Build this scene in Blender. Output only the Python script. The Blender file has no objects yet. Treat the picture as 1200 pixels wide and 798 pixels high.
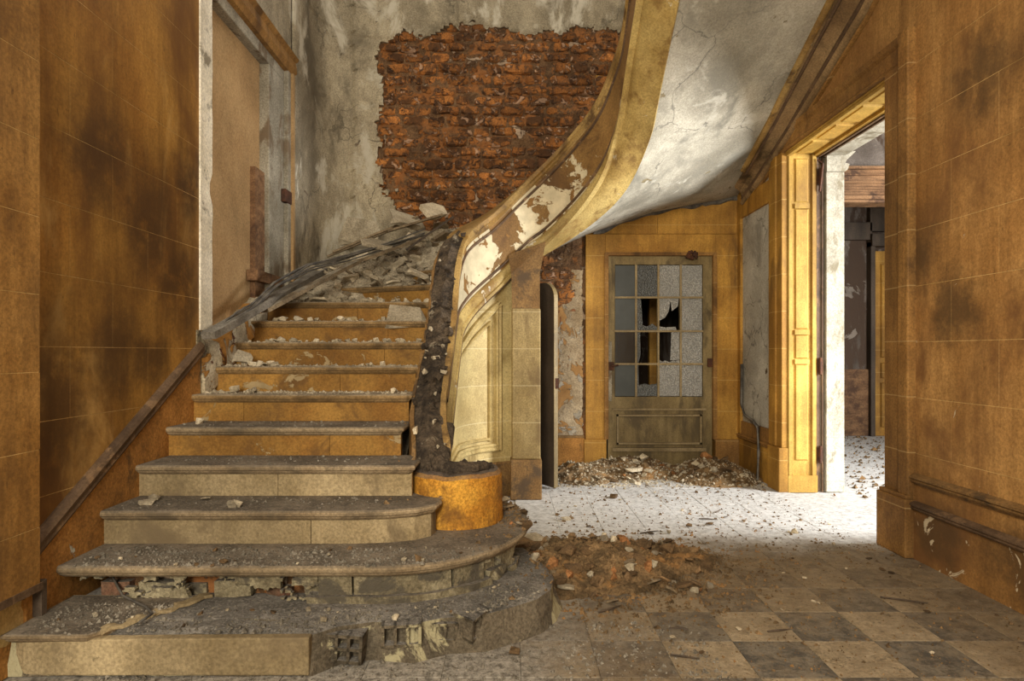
import bpy, bmesh, math, random
from mathutils import Vector, Matrix, noise
random.seed(7)
R = random.Random(11)
S = bpy.context.scene
COL = S.collection
PI = math.pi

# ------------------------------------------------------------------ camera, light, exposure
cam = bpy.data.cameras.new('camera'); camo = bpy.data.objects.new('camera', cam); COL.objects.link(camo)
cam.lens = 22.1; cam.sensor_width = 36; cam.shift_x = 0.0017; cam.shift_y = 0.0117
cam.clip_start = 0.05
camo.location = (0, 0, 1.33); camo.rotation_euler = (PI/2, 0, 0)
S.camera = camo

w = bpy.data.worlds.new('overcast_sky'); S.world = w; w.use_nodes = True
wb = w.node_tree.nodes['Background']
wb.inputs[0].default_value = (1.0, 0.93, 0.82, 1); wb.inputs[1].default_value = 0.85

def area(name, loc, target, sx, sy, power, col):
    l = bpy.data.lights.new(name, 'AREA'); l.shape = 'RECTANGLE'; l.size = sx; l.size_y = sy
    l.energy = power; l.color = col
    o = bpy.data.objects.new(name, l); COL.objects.link(o); o.location = loc
    o.rotation_euler = (Vector(target)-Vector(loc)).to_track_quat('-Z', 'Y').to_euler()
    return o
# daylight from the window of the adjoining room, plus an added fill light behind the camera, its source unseen
area('side_room_window_light', (6.3, 3.75, 2.1), (1.2, 5.2, 0.3), 1.7, 2.2, 640, (0.97, 0.98, 1.0))
area('added_rear_fill', (-0.9, -2.6, 2.9), (0.2, 5.0, 1.0), 1.6, 2.0, 290, (1.0, 0.90, 0.74))

S.view_settings.view_transform = 'Standard'; S.view_settings.look = 'None'
S.view_settings.gamma = 1; S.view_settings.use_curve_mapping = False
S.view_settings.exposure = 0.32

# ------------------------------------------------------------------ materials
class NT:
    def __init__(s, name):
        s.m = bpy.data.materials.new(name); s.m.use_nodes = True
        s.t = s.m.node_tree; s.b = s.t.nodes['Principled BSDF']
        g = s.n('ShaderNodeNewGeometry'); s.pos = g.outputs['Position']; s.nrm = g.outputs['Normal']
    def n(s, typ): return s.t.nodes.new(typ)
    def put(s, sock, v):
        if isinstance(v, bpy.types.NodeSocket): s.t.links.new(v, sock)
        elif isinstance(v, (tuple, list)) and len(v) == 3 and sock.type == 'RGBA': sock.default_value = (*v, 1)
        else: sock.default_value = v
    def math(s, op, a, b=0.0, clamp=False):
        n = s.n('ShaderNodeMath'); n.operation = op; n.use_clamp = clamp
        s.put(n.inputs[0], a); s.put(n.inputs[1], b); return n.outputs[0]
    def mix(s, f, a, b, mode='MIX'):
        n = s.n('ShaderNodeMix'); n.data_type = 'RGBA'; n.blend_type = mode
        s.put(n.inputs[0], f); s.put(n.inputs[6], a); s.put(n.inputs[7], b); return n.outputs[2]
    def noise(s, scale, detail=6, rough=0.6, stretch=None, dist=0.0, vec=None, off=0.0):
        v = vec or s.pos
        if stretch or off:
            mp = s.n('ShaderNodeMapping'); s.put(mp.inputs[0], v)
            mp.inputs['Location'].default_value = (off, off*1.7, off*0.6)
            mp.inputs['Scale'].default_value = stretch or (1, 1, 1); v = mp.outputs[0]
        n = s.n('ShaderNodeTexNoise'); s.put(n.inputs['Vector'], v)
        n.inputs['Scale'].default_value = scale; n.inputs['Detail'].default_value = detail
        n.inputs['Roughness'].default_value = rough; n.inputs['Distortion'].default_value = dist
        return n.outputs[0]
    def step(s, v, lo, hi):
        n = s.n('ShaderNodeMapRange'); n.interpolation_type = 'SMOOTHSTEP'
        s.put(n.inputs[0], v); n.inputs[1].default_value = lo; n.inputs[2].default_value = hi; return n.outputs[0]
    def sep(s, v):
        n = s.n('ShaderNodeSeparateXYZ'); s.put(n.inputs[0], v); return n.outputs
    def done(s, col, rough, height=None, bump=0.4, dist=0.01):
        s.put(s.b.inputs['Base Color'], col); s.put(s.b.inputs['Roughness'], rough)
        s.b.inputs['Specular IOR Level'].default_value = 0.25
        if height is not None:
            b = s.n('ShaderNodeBump'); b.inputs['Strength'].default_value = bump; b.inputs['Distance'].default_value = dist
            s.put(b.inputs['Height'], height); s.t.links.new(b.outputs[0], s.b.inputs['Normal'])
        return s.m

MATS = {}
def mat(name, c1, c2, scale=2.5, rough=0.85, bump=0.5, dist=0.01, bscale=22, stains=(), peel=None, peels=(),
        dust=None, lines=None, blobs=None, rnd=0.0, streak=None, speck=0.35, stretch=None, specks=0.55, cracks=0.0, zpeel=None):
    """c1/c2 noise-mixed; stains: (colour, lo, hi, scale, stretch); peel: (colour, lo, hi, scale) with relief;
    dust: (colour, amount, scale) lying on upward faces; lines: (pitch, offset, colour) painted z lines; blobs: (colour, [(pt, r)])"""
    t = NT(name)
    col = t.mix(t.step(t.noise(scale, 8, 0.65, stretch=stretch), 0.35, 0.65), c1, c2)
    fine = t.noise(70, 4, 0.7)
    col = t.mix(speck, col, t.mix(t.step(fine, 0.3, 0.7), (0.35, 0.33, 0.3), (1.5, 1.5, 1.5)), 'MULTIPLY')
    if streak:
        col = t.mix(t.math('MULTIPLY', t.step(t.noise(3.0, 6, 0.65, stretch=(2.2, 2.2, 0.16), off=3.1), 0.45, 0.75), streak[1]), col, streak[0])
        col = t.mix(0.38, col, t.mix(t.step(t.noise(5.0, 8, 0.78, stretch=(2.6, 2.6, 0.25), off=1.1), 0.36, 0.64), (0.62, 0.58, 0.52), (1.28, 1.28, 1.26)), 'MULTIPLY')
        col = t.mix(t.math('MULTIPLY', t.step(t.noise(9.0, 9, 0.8, stretch=(4, 4, 0.5), off=7.7), 0.60, 0.66), 0.65), col, tuple(x*0.5 for x in streak[0]))
    col = t.mix(0.75, col, t.mix(t.step(t.noise(0.9, 7, 0.62, stretch=(1, 1, 0.6), off=12), 0.34, 0.66), (0.58, 0.55, 0.5), (1.32, 1.3, 1.26)), 'MULTIPLY')
    sp = t.math('MULTIPLY', t.step(t.noise(30, 9, 0.82, off=4.4), 0.585, 0.64), specks)
    col = t.mix(sp, col, tuple(x*0.28 for x in c2))
    if cracks:
        dv = t.n('ShaderNodeTexNoise'); t.put(dv.inputs['Vector'], t.pos); dv.inputs['Scale'].default_value = 2.5; dv.inputs['Detail'].default_value = 6
        va = t.n('ShaderNodeVectorMath'); va.operation = 'MULTIPLY_ADD'; t.put(va.inputs[0], dv.outputs[1]); va.inputs[1].default_value = (0.7,)*3; t.put(va.inputs[2], t.pos)
        vo = t.n('ShaderNodeTexVoronoi'); vo.feature = 'DISTANCE_TO_EDGE'; t.put(vo.inputs['Vector'], va.outputs[0]); vo.inputs['Scale'].default_value = cracks
        cf = t.math('MULTIPLY', t.math('SUBTRACT', 1.0, t.step(vo.outputs['Distance'], 0.0, 0.012*cracks)), t.step(t.noise(1.3, 5, off=2), 0.42, 0.55))
        col = t.mix(t.math('MULTIPLY', cf, 0.75), col, tuple(x*0.3 for x in c2))
    h = t.math('ADD', t.math('MULTIPLY', t.noise(bscale, 8, 0.7), 0.7), t.math('MULTIPLY', fine, 0.3))
    for i, (c, lo, hi, sc, stz) in enumerate(stains):
        f = t.step(t.noise(sc, 9, 0.68, stretch=(1, 1, stz), off=1.3*i+0.7, dist=0.4), lo-0.06, hi-0.07)
        col = t.mix(f, col, c)
    if blobs:
        c, pts = blobs
        nv = t.n('ShaderNodeTexNoise'); t.put(nv.inputs['Vector'], t.pos); nv.inputs['Scale'].default_value = 3.2
        nv.inputs['Detail'].default_value = 8; nv.inputs['Roughness'].default_value = 0.7
        va = t.n('ShaderNodeVectorMath'); va.operation = 'MULTIPLY_ADD'
        t.put(va.inputs[0], nv.outputs[1]); va.inputs[1].default_value = (0.75,)*3; t.put(va.inputs[2], t.pos)
        f = 0.0
        for (pt, r, sz) in pts:
            mp = t.n('ShaderNodeMapping'); mp.vector_type = 'TEXTURE'; t.put(mp.inputs[0], va.outputs[0])
            mp.inputs['Location'].default_value = tuple(Vector(pt)+Vector((0.375,)*3)); mp.inputs['Scale'].default_value = (10, r, r*sz)
            ln = t.n('ShaderNodeVectorMath'); ln.operation = 'LENGTH'; t.put(ln.inputs[0], mp.outputs[0])
            g = t.math('SUBTRACT', 1.0, t.step(ln.outputs['Value'], 0.1, 1.35))
            f = t.math('MAXIMUM', f, g)
        col = t.mix(t.math('MULTIPLY', t.math('MULTIPLY', f, t.step(t.noise(5, 9, 0.7, off=2.2), 0.2, 0.5)), 0.85), col, c)
    pl = list(peels) + ([peel] if peel else [])
    for i, (c, lo, hi, sc) in enumerate(pl):
        nz = t.noise(sc, 10, 0.62, off=5.0+2.3*i, dist=0.8)
        if zpeel and i == 0: nz = t.math('ADD', nz, t.math('MULTIPLY', t.math('SUBTRACT', zpeel[0], t.sep(t.pos)[2]), zpeel[1]))
        f = t.step(nz, lo, hi)
        var = t.mix(t.step(t.noise(9, 6), 0.3, 0.7), tuple(x*0.72 for x in c), c)
        col = t.mix(f, col, var)
        h = t.math('ADD', h, t.math('MULTIPLY', f, 0.9))
    if lines:
        z = t.sep(t.pos)[2]
        u = t.math('FRACT', t.math('DIVIDE', t.math('SUBTRACT', z, lines[1]), lines[0]))
        f = t.math('LESS_THAN', u, 0.007/lines[0])
        col = t.mix(t.math('MULTIPLY', f, 0.42), col, lines[2])
    if rnd:
        oi = t.n('ShaderNodeObjectInfo')
        k = t.math('ADD', 1-rnd, t.math('MULTIPLY', oi.outputs['Random'], 2*rnd))
        cc = t.n('ShaderNodeCombineColor'); [t.put(cc.inputs[i], k) for i in range(3)]
        col = t.mix(1.0, col, cc.outputs[0], 'MULTIPLY')
    if dust:
        c, amt, sc = dust
        up = t.step(t.sep(t.nrm)[2], 0.45, 0.85)
        nz = t.step(t.noise(sc, 9, 0.72, off=8), 0.62-amt*0.5, 0.85-amt*0.5)
        dc = t.mix(t.step(t.noise(4.5, 9, 0.7, off=6), 0.40, 0.66), tuple(x*0.55 for x in c), tuple(min(1, x*1.2) for x in c))
        dc = t.mix(t.math('MULTIPLY', t.step(t.noise(75, 5, 0.75), 0.5, 0.64), 0.55), dc, tuple(min(1, x*1.9) for x in c))
        dc = t.mix(t.math('MULTIPLY', t.step(t.noise(48, 5, 0.75, off=3), 0.54, 0.62), 0.7), dc, tuple(x*0.3 for x in c))
        col = t.mix(t.math('MULTIPLY', up, nz), col, dc)
    m = t.done(col, rough, h, bump, dist)
    MATS[name] = m; return m

OCH = (0.42, 0.21, 0.045); OCH2 = (0.30, 0.135, 0.026)
mat('ochre_wall_left', (0.44, 0.235, 0.052), (0.29, 0.135, 0.027), 1.1, 0.6, 0.25, 0.006,
    stains=[((0.17, 0.075, 0.018), 0.50, 0.74, 1.4, 0.5), ((0.60, 0.37, 0.12), 0.58, 0.8, 1.7, 0.4)], streak=((0.16, 0.07, 0.015), 0.5), speck=0.3,
    blobs=((0.065, 0.032, 0.012), [((-2.09, 3.62, 2.05), 0.33, 1.5), ((-2.09, 3.95, 1.75), 0.33, 1.4), ((-2.09, 3.2, 2.35), 0.3, 1.2),
           ((-2.09, 3.3, 1.35), 0.3, 1.2), ((-2.09, 2.9, 1.1), 0.3, 2.0), ((-2.09, 4.1, 2.4), 0.2, 1.6), ((-2.09, 3.6, 1.3), 0.25, 1.2), ((-2.09, 2.9, 3.3), 0.3, 1.0)]))
mat('ochre_pilaster', (0.36, 0.20, 0.06), (0.25, 0.125, 0.03), 1.6, 0.75, 0.3, 0.006,
    stains=[((0.12, 0.06, 0.02), 0.55, 0.75, 1.6, 0.35)], streak=((0.13, 0.06, 0.02), 0.6), speck=0.45)
mat('ochre_wall_right', (0.46, 0.265, 0.092), (0.32, 0.165, 0.05), 1.3, 0.75, 0.3, 0.006,
    stains=[((0.19, 0.09, 0.03), 0.52, 0.74, 1.5, 0.6)], zpeel=(1.0, 0.07), peels=[((0.60, 0.50, 0.34), 0.66, 0.675, 4.5)],
    streak=((0.17, 0.08, 0.022), 0.5), speck=0.4,
    blobs=((0.09, 0.05, 0.02), [((2.62, 4.0, 1.95), 0.22, 1.3), ((2.62, 3.7, 1.6), 0.2, 1.5), ((2.62, 3.5, 2.9), 0.35, 0.8), ((2.62, 3.8, 0.25), 0.3, 0.7), ((2.62, 3.2, 0.2), 0.4, 0.6)]))
mat('joint_line', (0.62, 0.44, 0.19), (0.40, 0.26, 0.09), 3, 0.9, 0.1)
mat('ochre_skirting', (0.42, 0.20, 0.05), (0.28, 0.13, 0.03), 3, 0.85, 0.7, 0.012,
    stains=[((0.10, 0.055, 0.02), 0.58, 0.72, 3, 0.7)], peels=[((0.50, 0.46, 0.36), 0.64, 0.66, 3.2)], speck=0.5)
mat('torn_skirting', (0.50, 0.44, 0.32), (0.34, 0.28, 0.18), 4, 0.9, 0.9, 0.02, 16, peels=[((0.46, 0.22, 0.05), 0.50, 0.52, 3.2), ((0.16, 0.06, 0.03), 0.62, 0.64, 5)], speck=0.5)
mat('dark_moulding', (0.085, 0.052, 0.03), (0.15, 0.095, 0.055), 6, 0.6, 0.4, stains=[((0.2, 0.12, 0.06), 0.6, 0.7, 8, 1)])
mat('yellow_casing', (0.48, 0.265, 0.05), (0.33, 0.165, 0.028), 1.8, 0.6, 0.25, 0.006,
    stains=[((0.17, 0.085, 0.02), 0.58, 0.76, 1.7, 0.4)], streak=((0.22, 0.11, 0.025), 0.5), lines=(0.355, 0.30, (0.62, 0.43, 0.15)), speck=0.3)
mat('yellow_reveal', (0.56, 0.37, 0.085), (0.42, 0.25, 0.05), 1.8, 0.6, 0.25, 0.006,
    stains=[((0.22, 0.12, 0.03), 0.62, 0.78, 1.7, 0.4)], streak=((0.3, 0.17, 0.04), 0.4), speck=0.3)
mat('brown_casing', (0.34, 0.185, 0.055), (0.22, 0.11, 0.03), 1.8, 0.7, 0.3, 0.006,
    stains=[((0.09, 0.045, 0.015), 0.56, 0.74, 2, 0.4)], streak=((0.11, 0.055, 0.018), 0.6), lines=(0.36, 0.32, (0.5, 0.36, 0.16)), speck=0.45)
mat('grey_plaster', (0.40, 0.345, 0.24), (0.26, 0.22, 0.15), 1.7, 0.9, 0.8, 0.02, 14,
    stains=[((0.14, 0.115, 0.075), 0.50, 0.70, 1.4, 0.7), ((0.52, 0.47, 0.36), 0.58, 0.70, 2.1, 0.6)],
    peels=[((0.2, 0.15, 0.10), 0.66, 0.68, 4.5)], speck=0.5, cracks=1.1)
mat('old_plaster_patch', (0.40, 0.32, 0.21), (0.26, 0.19, 0.11), 3, 0.9, 0.8, 0.015, 16,
    peels=[((0.40, 0.215, 0.075), 0.52, 0.54, 3.2), ((0.33, 0.13, 0.05), 0.62, 0.64, 3.5), ((0.46, 0.4, 0.3), 0.6, 0.62, 6)], speck=0.5)
mat('white_plaster', (0.46, 0.44, 0.38), (0.33, 0.31, 0.26), 2, 0.85, 0.5, 0.012,
    stains=[((0.24, 0.22, 0.18), 0.55, 0.75, 2.2, 0.6)], peels=[((0.12, 0.08, 0.04), 0.66, 0.68, 4)], cracks=1.5)
mat('soffit_plaster', (0.46, 0.43, 0.35), (0.31, 0.29, 0.23), 1.2, 0.8, 0.6, 0.014, 12,
    stains=[((0.22, 0.205, 0.16), 0.54, 0.74, 1.7, 1), ((0.52, 0.49, 0.40), 0.62, 0.74, 2.6, 1)],
    peels=[((0.26, 0.21, 0.12), 0.655, 0.67, 5.5)], speck=0.35, cracks=0.9)
mat('string_paint', (0.28, 0.16, 0.05), (0.19, 0.10, 0.028), 2.2, 0.7, 0.5, 0.012,
    stains=[((0.10, 0.05, 0.015), 0.58, 0.74, 3, 0.8)], peels=[((0.62, 0.53, 0.34), 0.50, 0.515, 1.5), ((0.24, 0.12, 0.03), 0.60, 0.615, 5)], speck=0.4, zpeel=(2.75, 0.12))
mat('string_cream', (0.48, 0.36, 0.135), (0.33, 0.225, 0.07), 2.2, 0.6, 0.4, 0.01,
    stains=[((0.22, 0.13, 0.04), 0.56, 0.72, 4, 0.8)], peels=[((0.62, 0.56, 0.42), 0.64, 0.66, 4)], speck=0.4)
mat('string_gold', (0.40, 0.265, 0.09), (0.25, 0.145, 0.04), 2.2, 0.5, 0.4, 0.01,
    stains=[((0.10, 0.055, 0.018), 0.54, 0.70, 5, 0.8)], peels=[((0.6, 0.5, 0.3), 0.64, 0.66, 5)], speck=0.4)
mat('string_rubble_top', (0.035, 0.027, 0.02), (0.12, 0.09, 0.06), 10, 0.95, 1.0, 0.03, 30,
    stains=[((0.32, 0.27, 0.19), 0.66, 0.72, 6, 1)], speck=0.7)
mat('shaded_panelling', (0.36, 0.275, 0.125), (0.25, 0.18, 0.07), 2, 0.6, 0.3, 0.008,
    stains=[((0.14, 0.09, 0.035), 0.56, 0.74, 2.5, 0.6)], lines=(0.335, 0.02, (0.55, 0.46, 0.26)), streak=((0.15, 0.1, 0.04), 0.5), speck=0.5)  # browner than the cream panelling: shade on the pilaster front put into the colour
mat('cornice_brown', (0.32, 0.215, 0.105), (0.21, 0.13, 0.06), 2, 0.7, 0.4, 0.01, stains=[((0.07, 0.045, 0.02), 0.55, 0.72, 2, 1)], peels=[((0.42, 0.36, 0.25), 0.68, 0.69, 4)], speck=0.45)
mat('cream_panelling', (0.58, 0.47, 0.22), (0.43, 0.33, 0.14), 2, 0.6, 0.3, 0.008,
    stains=[((0.26, 0.18, 0.06), 0.58, 0.76, 2.5, 0.6)], lines=(0.335, 0.02, (0.75, 0.66, 0.4)), peels=[((0.28, 0.2, 0.09), 0.70, 0.71, 7)], speck=0.35)
mat('brown_base', (0.27, 0.16, 0.06), (0.18, 0.1, 0.035), 3, 0.7, 0.4, stains=[((0.08, 0.05, 0.025), 0.55, 0.7, 4, 1)], speck=0.5)
mat('newel_ochre', (0.56, 0.29, 0.04), (0.42, 0.18, 0.02), 5, 0.8, 0.9, 0.012, 45,
    stains=[((0.20, 0.09, 0.018), 0.56, 0.72, 4, 0.8)], peels=[((0.5, 0.42, 0.28), 0.72, 0.73, 5)], speck=0.6, dust=((0.13, 0.1, 0.075), 0.9, 8))
mat('tread_stone', (0.34, 0.265, 0.165), (0.23, 0.17, 0.10), 3, 0.85, 0.6, 0.012, 25,
    stains=[((0.12, 0.09, 0.055), 0.56, 0.72, 4, 1)], speck=0.5, dust=((0.165, 0.135, 0.098), 0.85, 2.5))
mat('tread_upper', (0.32, 0.215, 0.10), (0.21, 0.13, 0.05), 3, 0.85, 0.6, 0.012, 25,
    stains=[((0.11, 0.07, 0.03), 0.56, 0.72, 4, 1)], speck=0.5, dust=((0.27, 0.22, 0.15), 0.8, 5))
mat('riser_stone', (0.36, 0.285, 0.165), (0.25, 0.19, 0.10), 2.2, 0.85, 0.5, 0.01, 20,
    stains=[((0.15, 0.11, 0.06), 0.56, 0.74, 3, 0.8)], speck=0.45)
mat('riser_ochre', (0.33, 0.18, 0.04), (0.24, 0.115, 0.022), 2.6, 0.75, 0.5, 0.01, 20,
    stains=[((0.13, 0.065, 0.018), 0.56, 0.74, 3, 0.8)], peels=[((0.38, 0.28, 0.14), 0.63, 0.65, 4)], speck=0.4)
mat('broken_stone', (0.38, 0.335, 0.22), (0.22, 0.185, 0.115), 5, 0.95, 1.0, 0.025, 22,
    stains=[((0.10, 0.085, 0.06), 0.56, 0.66, 6, 1)], speck=0.6, dust=((0.20, 0.175, 0.14), 0.8, 6))
mat('step_core', (0.20, 0.165, 0.115), (0.12, 0.10, 0.07), 5, 0.95, 1.0, 0.03, 18,
    stains=[((0.42, 0.37, 0.22), 0.60, 0.66, 4, 1)], speck=0.6, dust=((0.21, 0.19, 0.16), 0.9, 5))
mat('brick_orange', (0.42, 0.17, 0.045), (0.25, 0.098, 0.028), 6, 0.9, 1.0, 0.03, 16,
    stains=[((0.11, 0.05, 0.02), 0.52, 0.64, 7, 1)], peels=[((0.50, 0.30, 0.18), 0.56, 0.60, 9), ((0.16, 0.085, 0.045), 0.56, 0.60, 12)], rnd=0.35, speck=0.6)
mat('brick_mortar', (0.20, 0.115, 0.056), (0.10, 0.055, 0.028), 8, 0.95, 1.0, 0.03, 18, stains=[((0.30, 0.125, 0.04), 0.56, 0.66, 5, 1)], peels=[((0.50, 0.36, 0.24), 0.60, 0.63, 5)], speck=0.6)
mat('brick_dusty', (0.26, 0.13, 0.08), (0.17, 0.11, 0.07), 6, 0.95, 0.9, 0.02, 18, rnd=0.3, speck=0.6, dust=((0.22, 0.19, 0.15), 0.8, 7))
mat('hardboard', (0.40, 0.265, 0.125), (0.33, 0.205, 0.09), 1.5, 0.8, 0.2, 0.004, stains=[((0.2, 0.12, 0.05), 0.62, 0.8, 1.6, 0.6)], speck=0.35)
mat('white_paint', (0.84, 0.80, 0.68), (0.68, 0.63, 0.5), 3, 0.7, 0.4, stains=[((0.28, 0.24, 0.17), 0.62, 0.74, 6, 1)], speck=0.35)
mat('jamb_grey', (0.34, 0.31, 0.24), (0.23, 0.205, 0.15), 4, 0.85, 0.7, 0.012, stains=[((0.14, 0.1, 0.06), 0.58, 0.7, 4, 0.6)], speck=0.5)
mat('rust', (0.10, 0.04, 0.02), (0.05, 0.025, 0.016), 14, 0.8, 0.8, speck=0.5)
mat('white_stone', (0.50, 0.48, 0.40), (0.36, 0.335, 0.265), 2.5, 0.8, 0.6, 0.012,
    stains=[((0.2, 0.17, 0.11), 0.56, 0.70, 5, 0.6)], lines=(0.42, 0.1, (0.3, 0.27, 0.2)), speck=0.4)
mat('door_olive', (0.27, 0.205, 0.095), (0.19, 0.14, 0.06), 3, 0.55, 0.3, 0.006, stains=[((0.09, 0.065, 0.03), 0.56, 0.72, 3, 0.4)], streak=((0.1, 0.07, 0.03), 0.6), speck=0.35)
mat('muntin_brown', (0.24, 0.18, 0.09), (0.32, 0.25, 0.14), 5, 0.6, 0.3)
mat('dark_wood', (0.055, 0.042, 0.03), (0.09, 0.065, 0.045), 5, 0.6, 0.4, stretch=(1, 1, 0.2))
mat('old_wood', (0.25, 0.19, 0.115), (0.14, 0.105, 0.065), 4, 0.85, 0.7, 0.01, stretch=(3, 0.7, 3), speck=0.5, dust=((0.3, 0.27, 0.21), 0.4, 8))
mat('grey_wood', (0.22, 0.20, 0.165), (0.12, 0.105, 0.085), 6, 0.85, 0.7, 0.01, speck=0.5, dust=((0.28, 0.26, 0.22), 0.4, 8))
mat('carved_beam', (0.26, 0.145, 0.07), (0.14, 0.072, 0.034), 4, 0.7, 0.6, stains=[((0.07, 0.035, 0.018), 0.55, 0.7, 5, 1)], stretch=(0.6, 2, 3), speck=0.5)
mat('cable_black', (0.06, 0.055, 0.05), (0.16, 0.145, 0.12), 9, 0.6, 0.4)
mat('plaster_chunk', (0.56, 0.49, 0.36), (0.38, 0.32, 0.22), 6, 0.95, 0.8, 0.015, rnd=0.35, speck=0.5)
mat('brown_chunk', (0.20, 0.125, 0.06), (0.10, 0.065, 0.035), 6, 0.95, 0.8, 0.015, rnd=0.5, speck=0.6)
mat('orange_chunk', (0.33, 0.16, 0.06), (0.2, 0.09, 0.035), 6, 0.95, 0.8, 0.015, rnd=0.4, speck=0.6)
mat('grey_crumbs', (0.26, 0.235, 0.19), (0.14, 0.125, 0.1), 9, 0.95, 0.6, 0.01, speck=0.6)
mat('pale_crumbs', (0.48, 0.42, 0.31), (0.30, 0.255, 0.18), 9, 0.95, 0.6, 0.01, speck=0.6)
mat('brown_crumbs', (0.21, 0.135, 0.065), (0.09, 0.06, 0.03), 9, 0.95, 0.6, 0.01, speck=0.6, stains=[((0.26, 0.14, 0.05), 0.60, 0.72, 4, 1)])
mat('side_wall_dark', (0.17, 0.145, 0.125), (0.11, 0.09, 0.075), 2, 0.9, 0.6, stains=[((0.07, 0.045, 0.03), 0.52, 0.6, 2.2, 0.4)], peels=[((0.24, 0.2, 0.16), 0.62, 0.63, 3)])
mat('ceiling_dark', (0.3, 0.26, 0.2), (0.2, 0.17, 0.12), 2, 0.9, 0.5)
mat('outer_masonry', (0.3, 0.25, 0.18), (0.2, 0.16, 0.11), 2, 0.9, 0.5)

def tile_mat(name, c1, c2):
    t = NT(name)
    col = t.mix(t.step(t.noise(9, 8, 0.75, dist=0.6), 0.42, 0.58), c1, c2)
    fine = t.noise(60, 4, 0.75)
    col = t.mix(0.5, col, t.mix(t.step(fine, 0.3, 0.7), (0.4, 0.38, 0.34), (1.5, 1.5, 1.5)), 'MULTIPLY')
    p = t.sep(t.pos)
    # brown grime that also paints in shade across the mid floor, then pale lime dust lying on the left and on the far part of the hall
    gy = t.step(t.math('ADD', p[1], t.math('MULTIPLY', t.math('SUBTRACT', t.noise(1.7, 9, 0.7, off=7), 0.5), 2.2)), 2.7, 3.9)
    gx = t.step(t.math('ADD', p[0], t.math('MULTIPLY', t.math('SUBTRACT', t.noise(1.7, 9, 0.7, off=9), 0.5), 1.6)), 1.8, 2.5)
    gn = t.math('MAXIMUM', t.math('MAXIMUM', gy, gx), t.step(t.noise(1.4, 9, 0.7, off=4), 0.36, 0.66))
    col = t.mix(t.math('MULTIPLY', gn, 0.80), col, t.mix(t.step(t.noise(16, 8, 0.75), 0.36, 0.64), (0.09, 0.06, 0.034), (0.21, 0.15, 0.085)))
    col = t.mix(t.math('MULTIPLY', t.step(t.noise(13, 10, 0.8, off=3.3), 0.46, 0.62), 0.6), col, (0.24, 0.19, 0.125))
    col = t.mix(t.math('MULTIPLY', t.step(t.noise(19, 10, 0.8, off=6.1), 0.54, 0.64), 0.7), col, (0.05, 0.038, 0.025))
    nz = t.math('MULTIPLY', t.math('SUBTRACT', t.noise(2.2, 9, 0.72), 0.5), 1.5)
    far = t.step(t.math('ADD', p[1], nz), 3.9, 4.7)
    left = t.math('SUBTRACT', 1.0, t.step(t.math('ADD', p[0], nz), -0.15, 0.65))
    spots = t.step(t.noise(3.3, 9, 0.75, off=2), 0.60, 0.75)
    d = t.math('MAXIMUM', t.math('MAXIMUM', far, left), t.math('MULTIPLY', spots, 0.75))
    gr = t.mix(t.step(t.noise(28, 8, 0.78), 0.36, 0.62), (0.10, 0.088, 0.07), (0.38, 0.345, 0.285))
    pale = t.mix(t.step(t.noise(22, 9, 0.8, off=9), 0.30, 0.60), (0.26, 0.25, 0.225), (0.60, 0.59, 0.56))
    dc = t.mix(far, gr, pale)
    col = t.mix(t.math('MULTIPLY', d, 0.92), col, dc)
    return t.done(col, t.math('ADD', 0.55, t.math('MULTIPLY', d, 0.4)), t.math('ADD', fine, t.noise(25, 8, 0.75)), 0.5, 0.01)
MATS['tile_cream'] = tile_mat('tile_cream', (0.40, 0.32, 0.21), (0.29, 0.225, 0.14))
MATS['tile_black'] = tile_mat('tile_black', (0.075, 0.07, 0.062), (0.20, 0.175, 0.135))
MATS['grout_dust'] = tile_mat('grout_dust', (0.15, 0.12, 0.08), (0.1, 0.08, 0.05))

def glass_mat(name, col, rough, pattern=False, trans=0.0):
    t = NT(name)
    c = t.mix(t.step(t.noise(3, 6), 0.3, 0.7), col, tuple(x*0.65 for x in col))
    h = t.noise(40, 3)
    if pattern:
        v = t.n('ShaderNodeTexVoronoi'); t.put(v.inputs['Vector'], t.pos); v.inputs['Scale'].default_value = 60
        h = v.outputs['Distance']
        c = t.mix(t.step(h, 0.2, 0.65), c, tuple(x*0.5 for x in col))
    t.b.inputs['Transmission Weight'].default_value = trans
    m = t.done(c, rough, h, 0.7 if pattern else 0.1, 0.01)
    t.b.inputs['Specular IOR Level'].default_value = 0.5
    MATS[name] = m
glass_mat('glass_frosted', (0.62, 0.60, 0.54), 0.3, True, 0.25)
glass_mat('glass_grey', (0.075, 0.085, 0.08), 0.3, False, 0.0)
glass_mat('glass_dull', (0.14, 0.145, 0.135), 0.35, True, 0.05)
glass_mat('glass_clear', (0.10, 0.095, 0.09), 0.08, False, 0.75)

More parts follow.
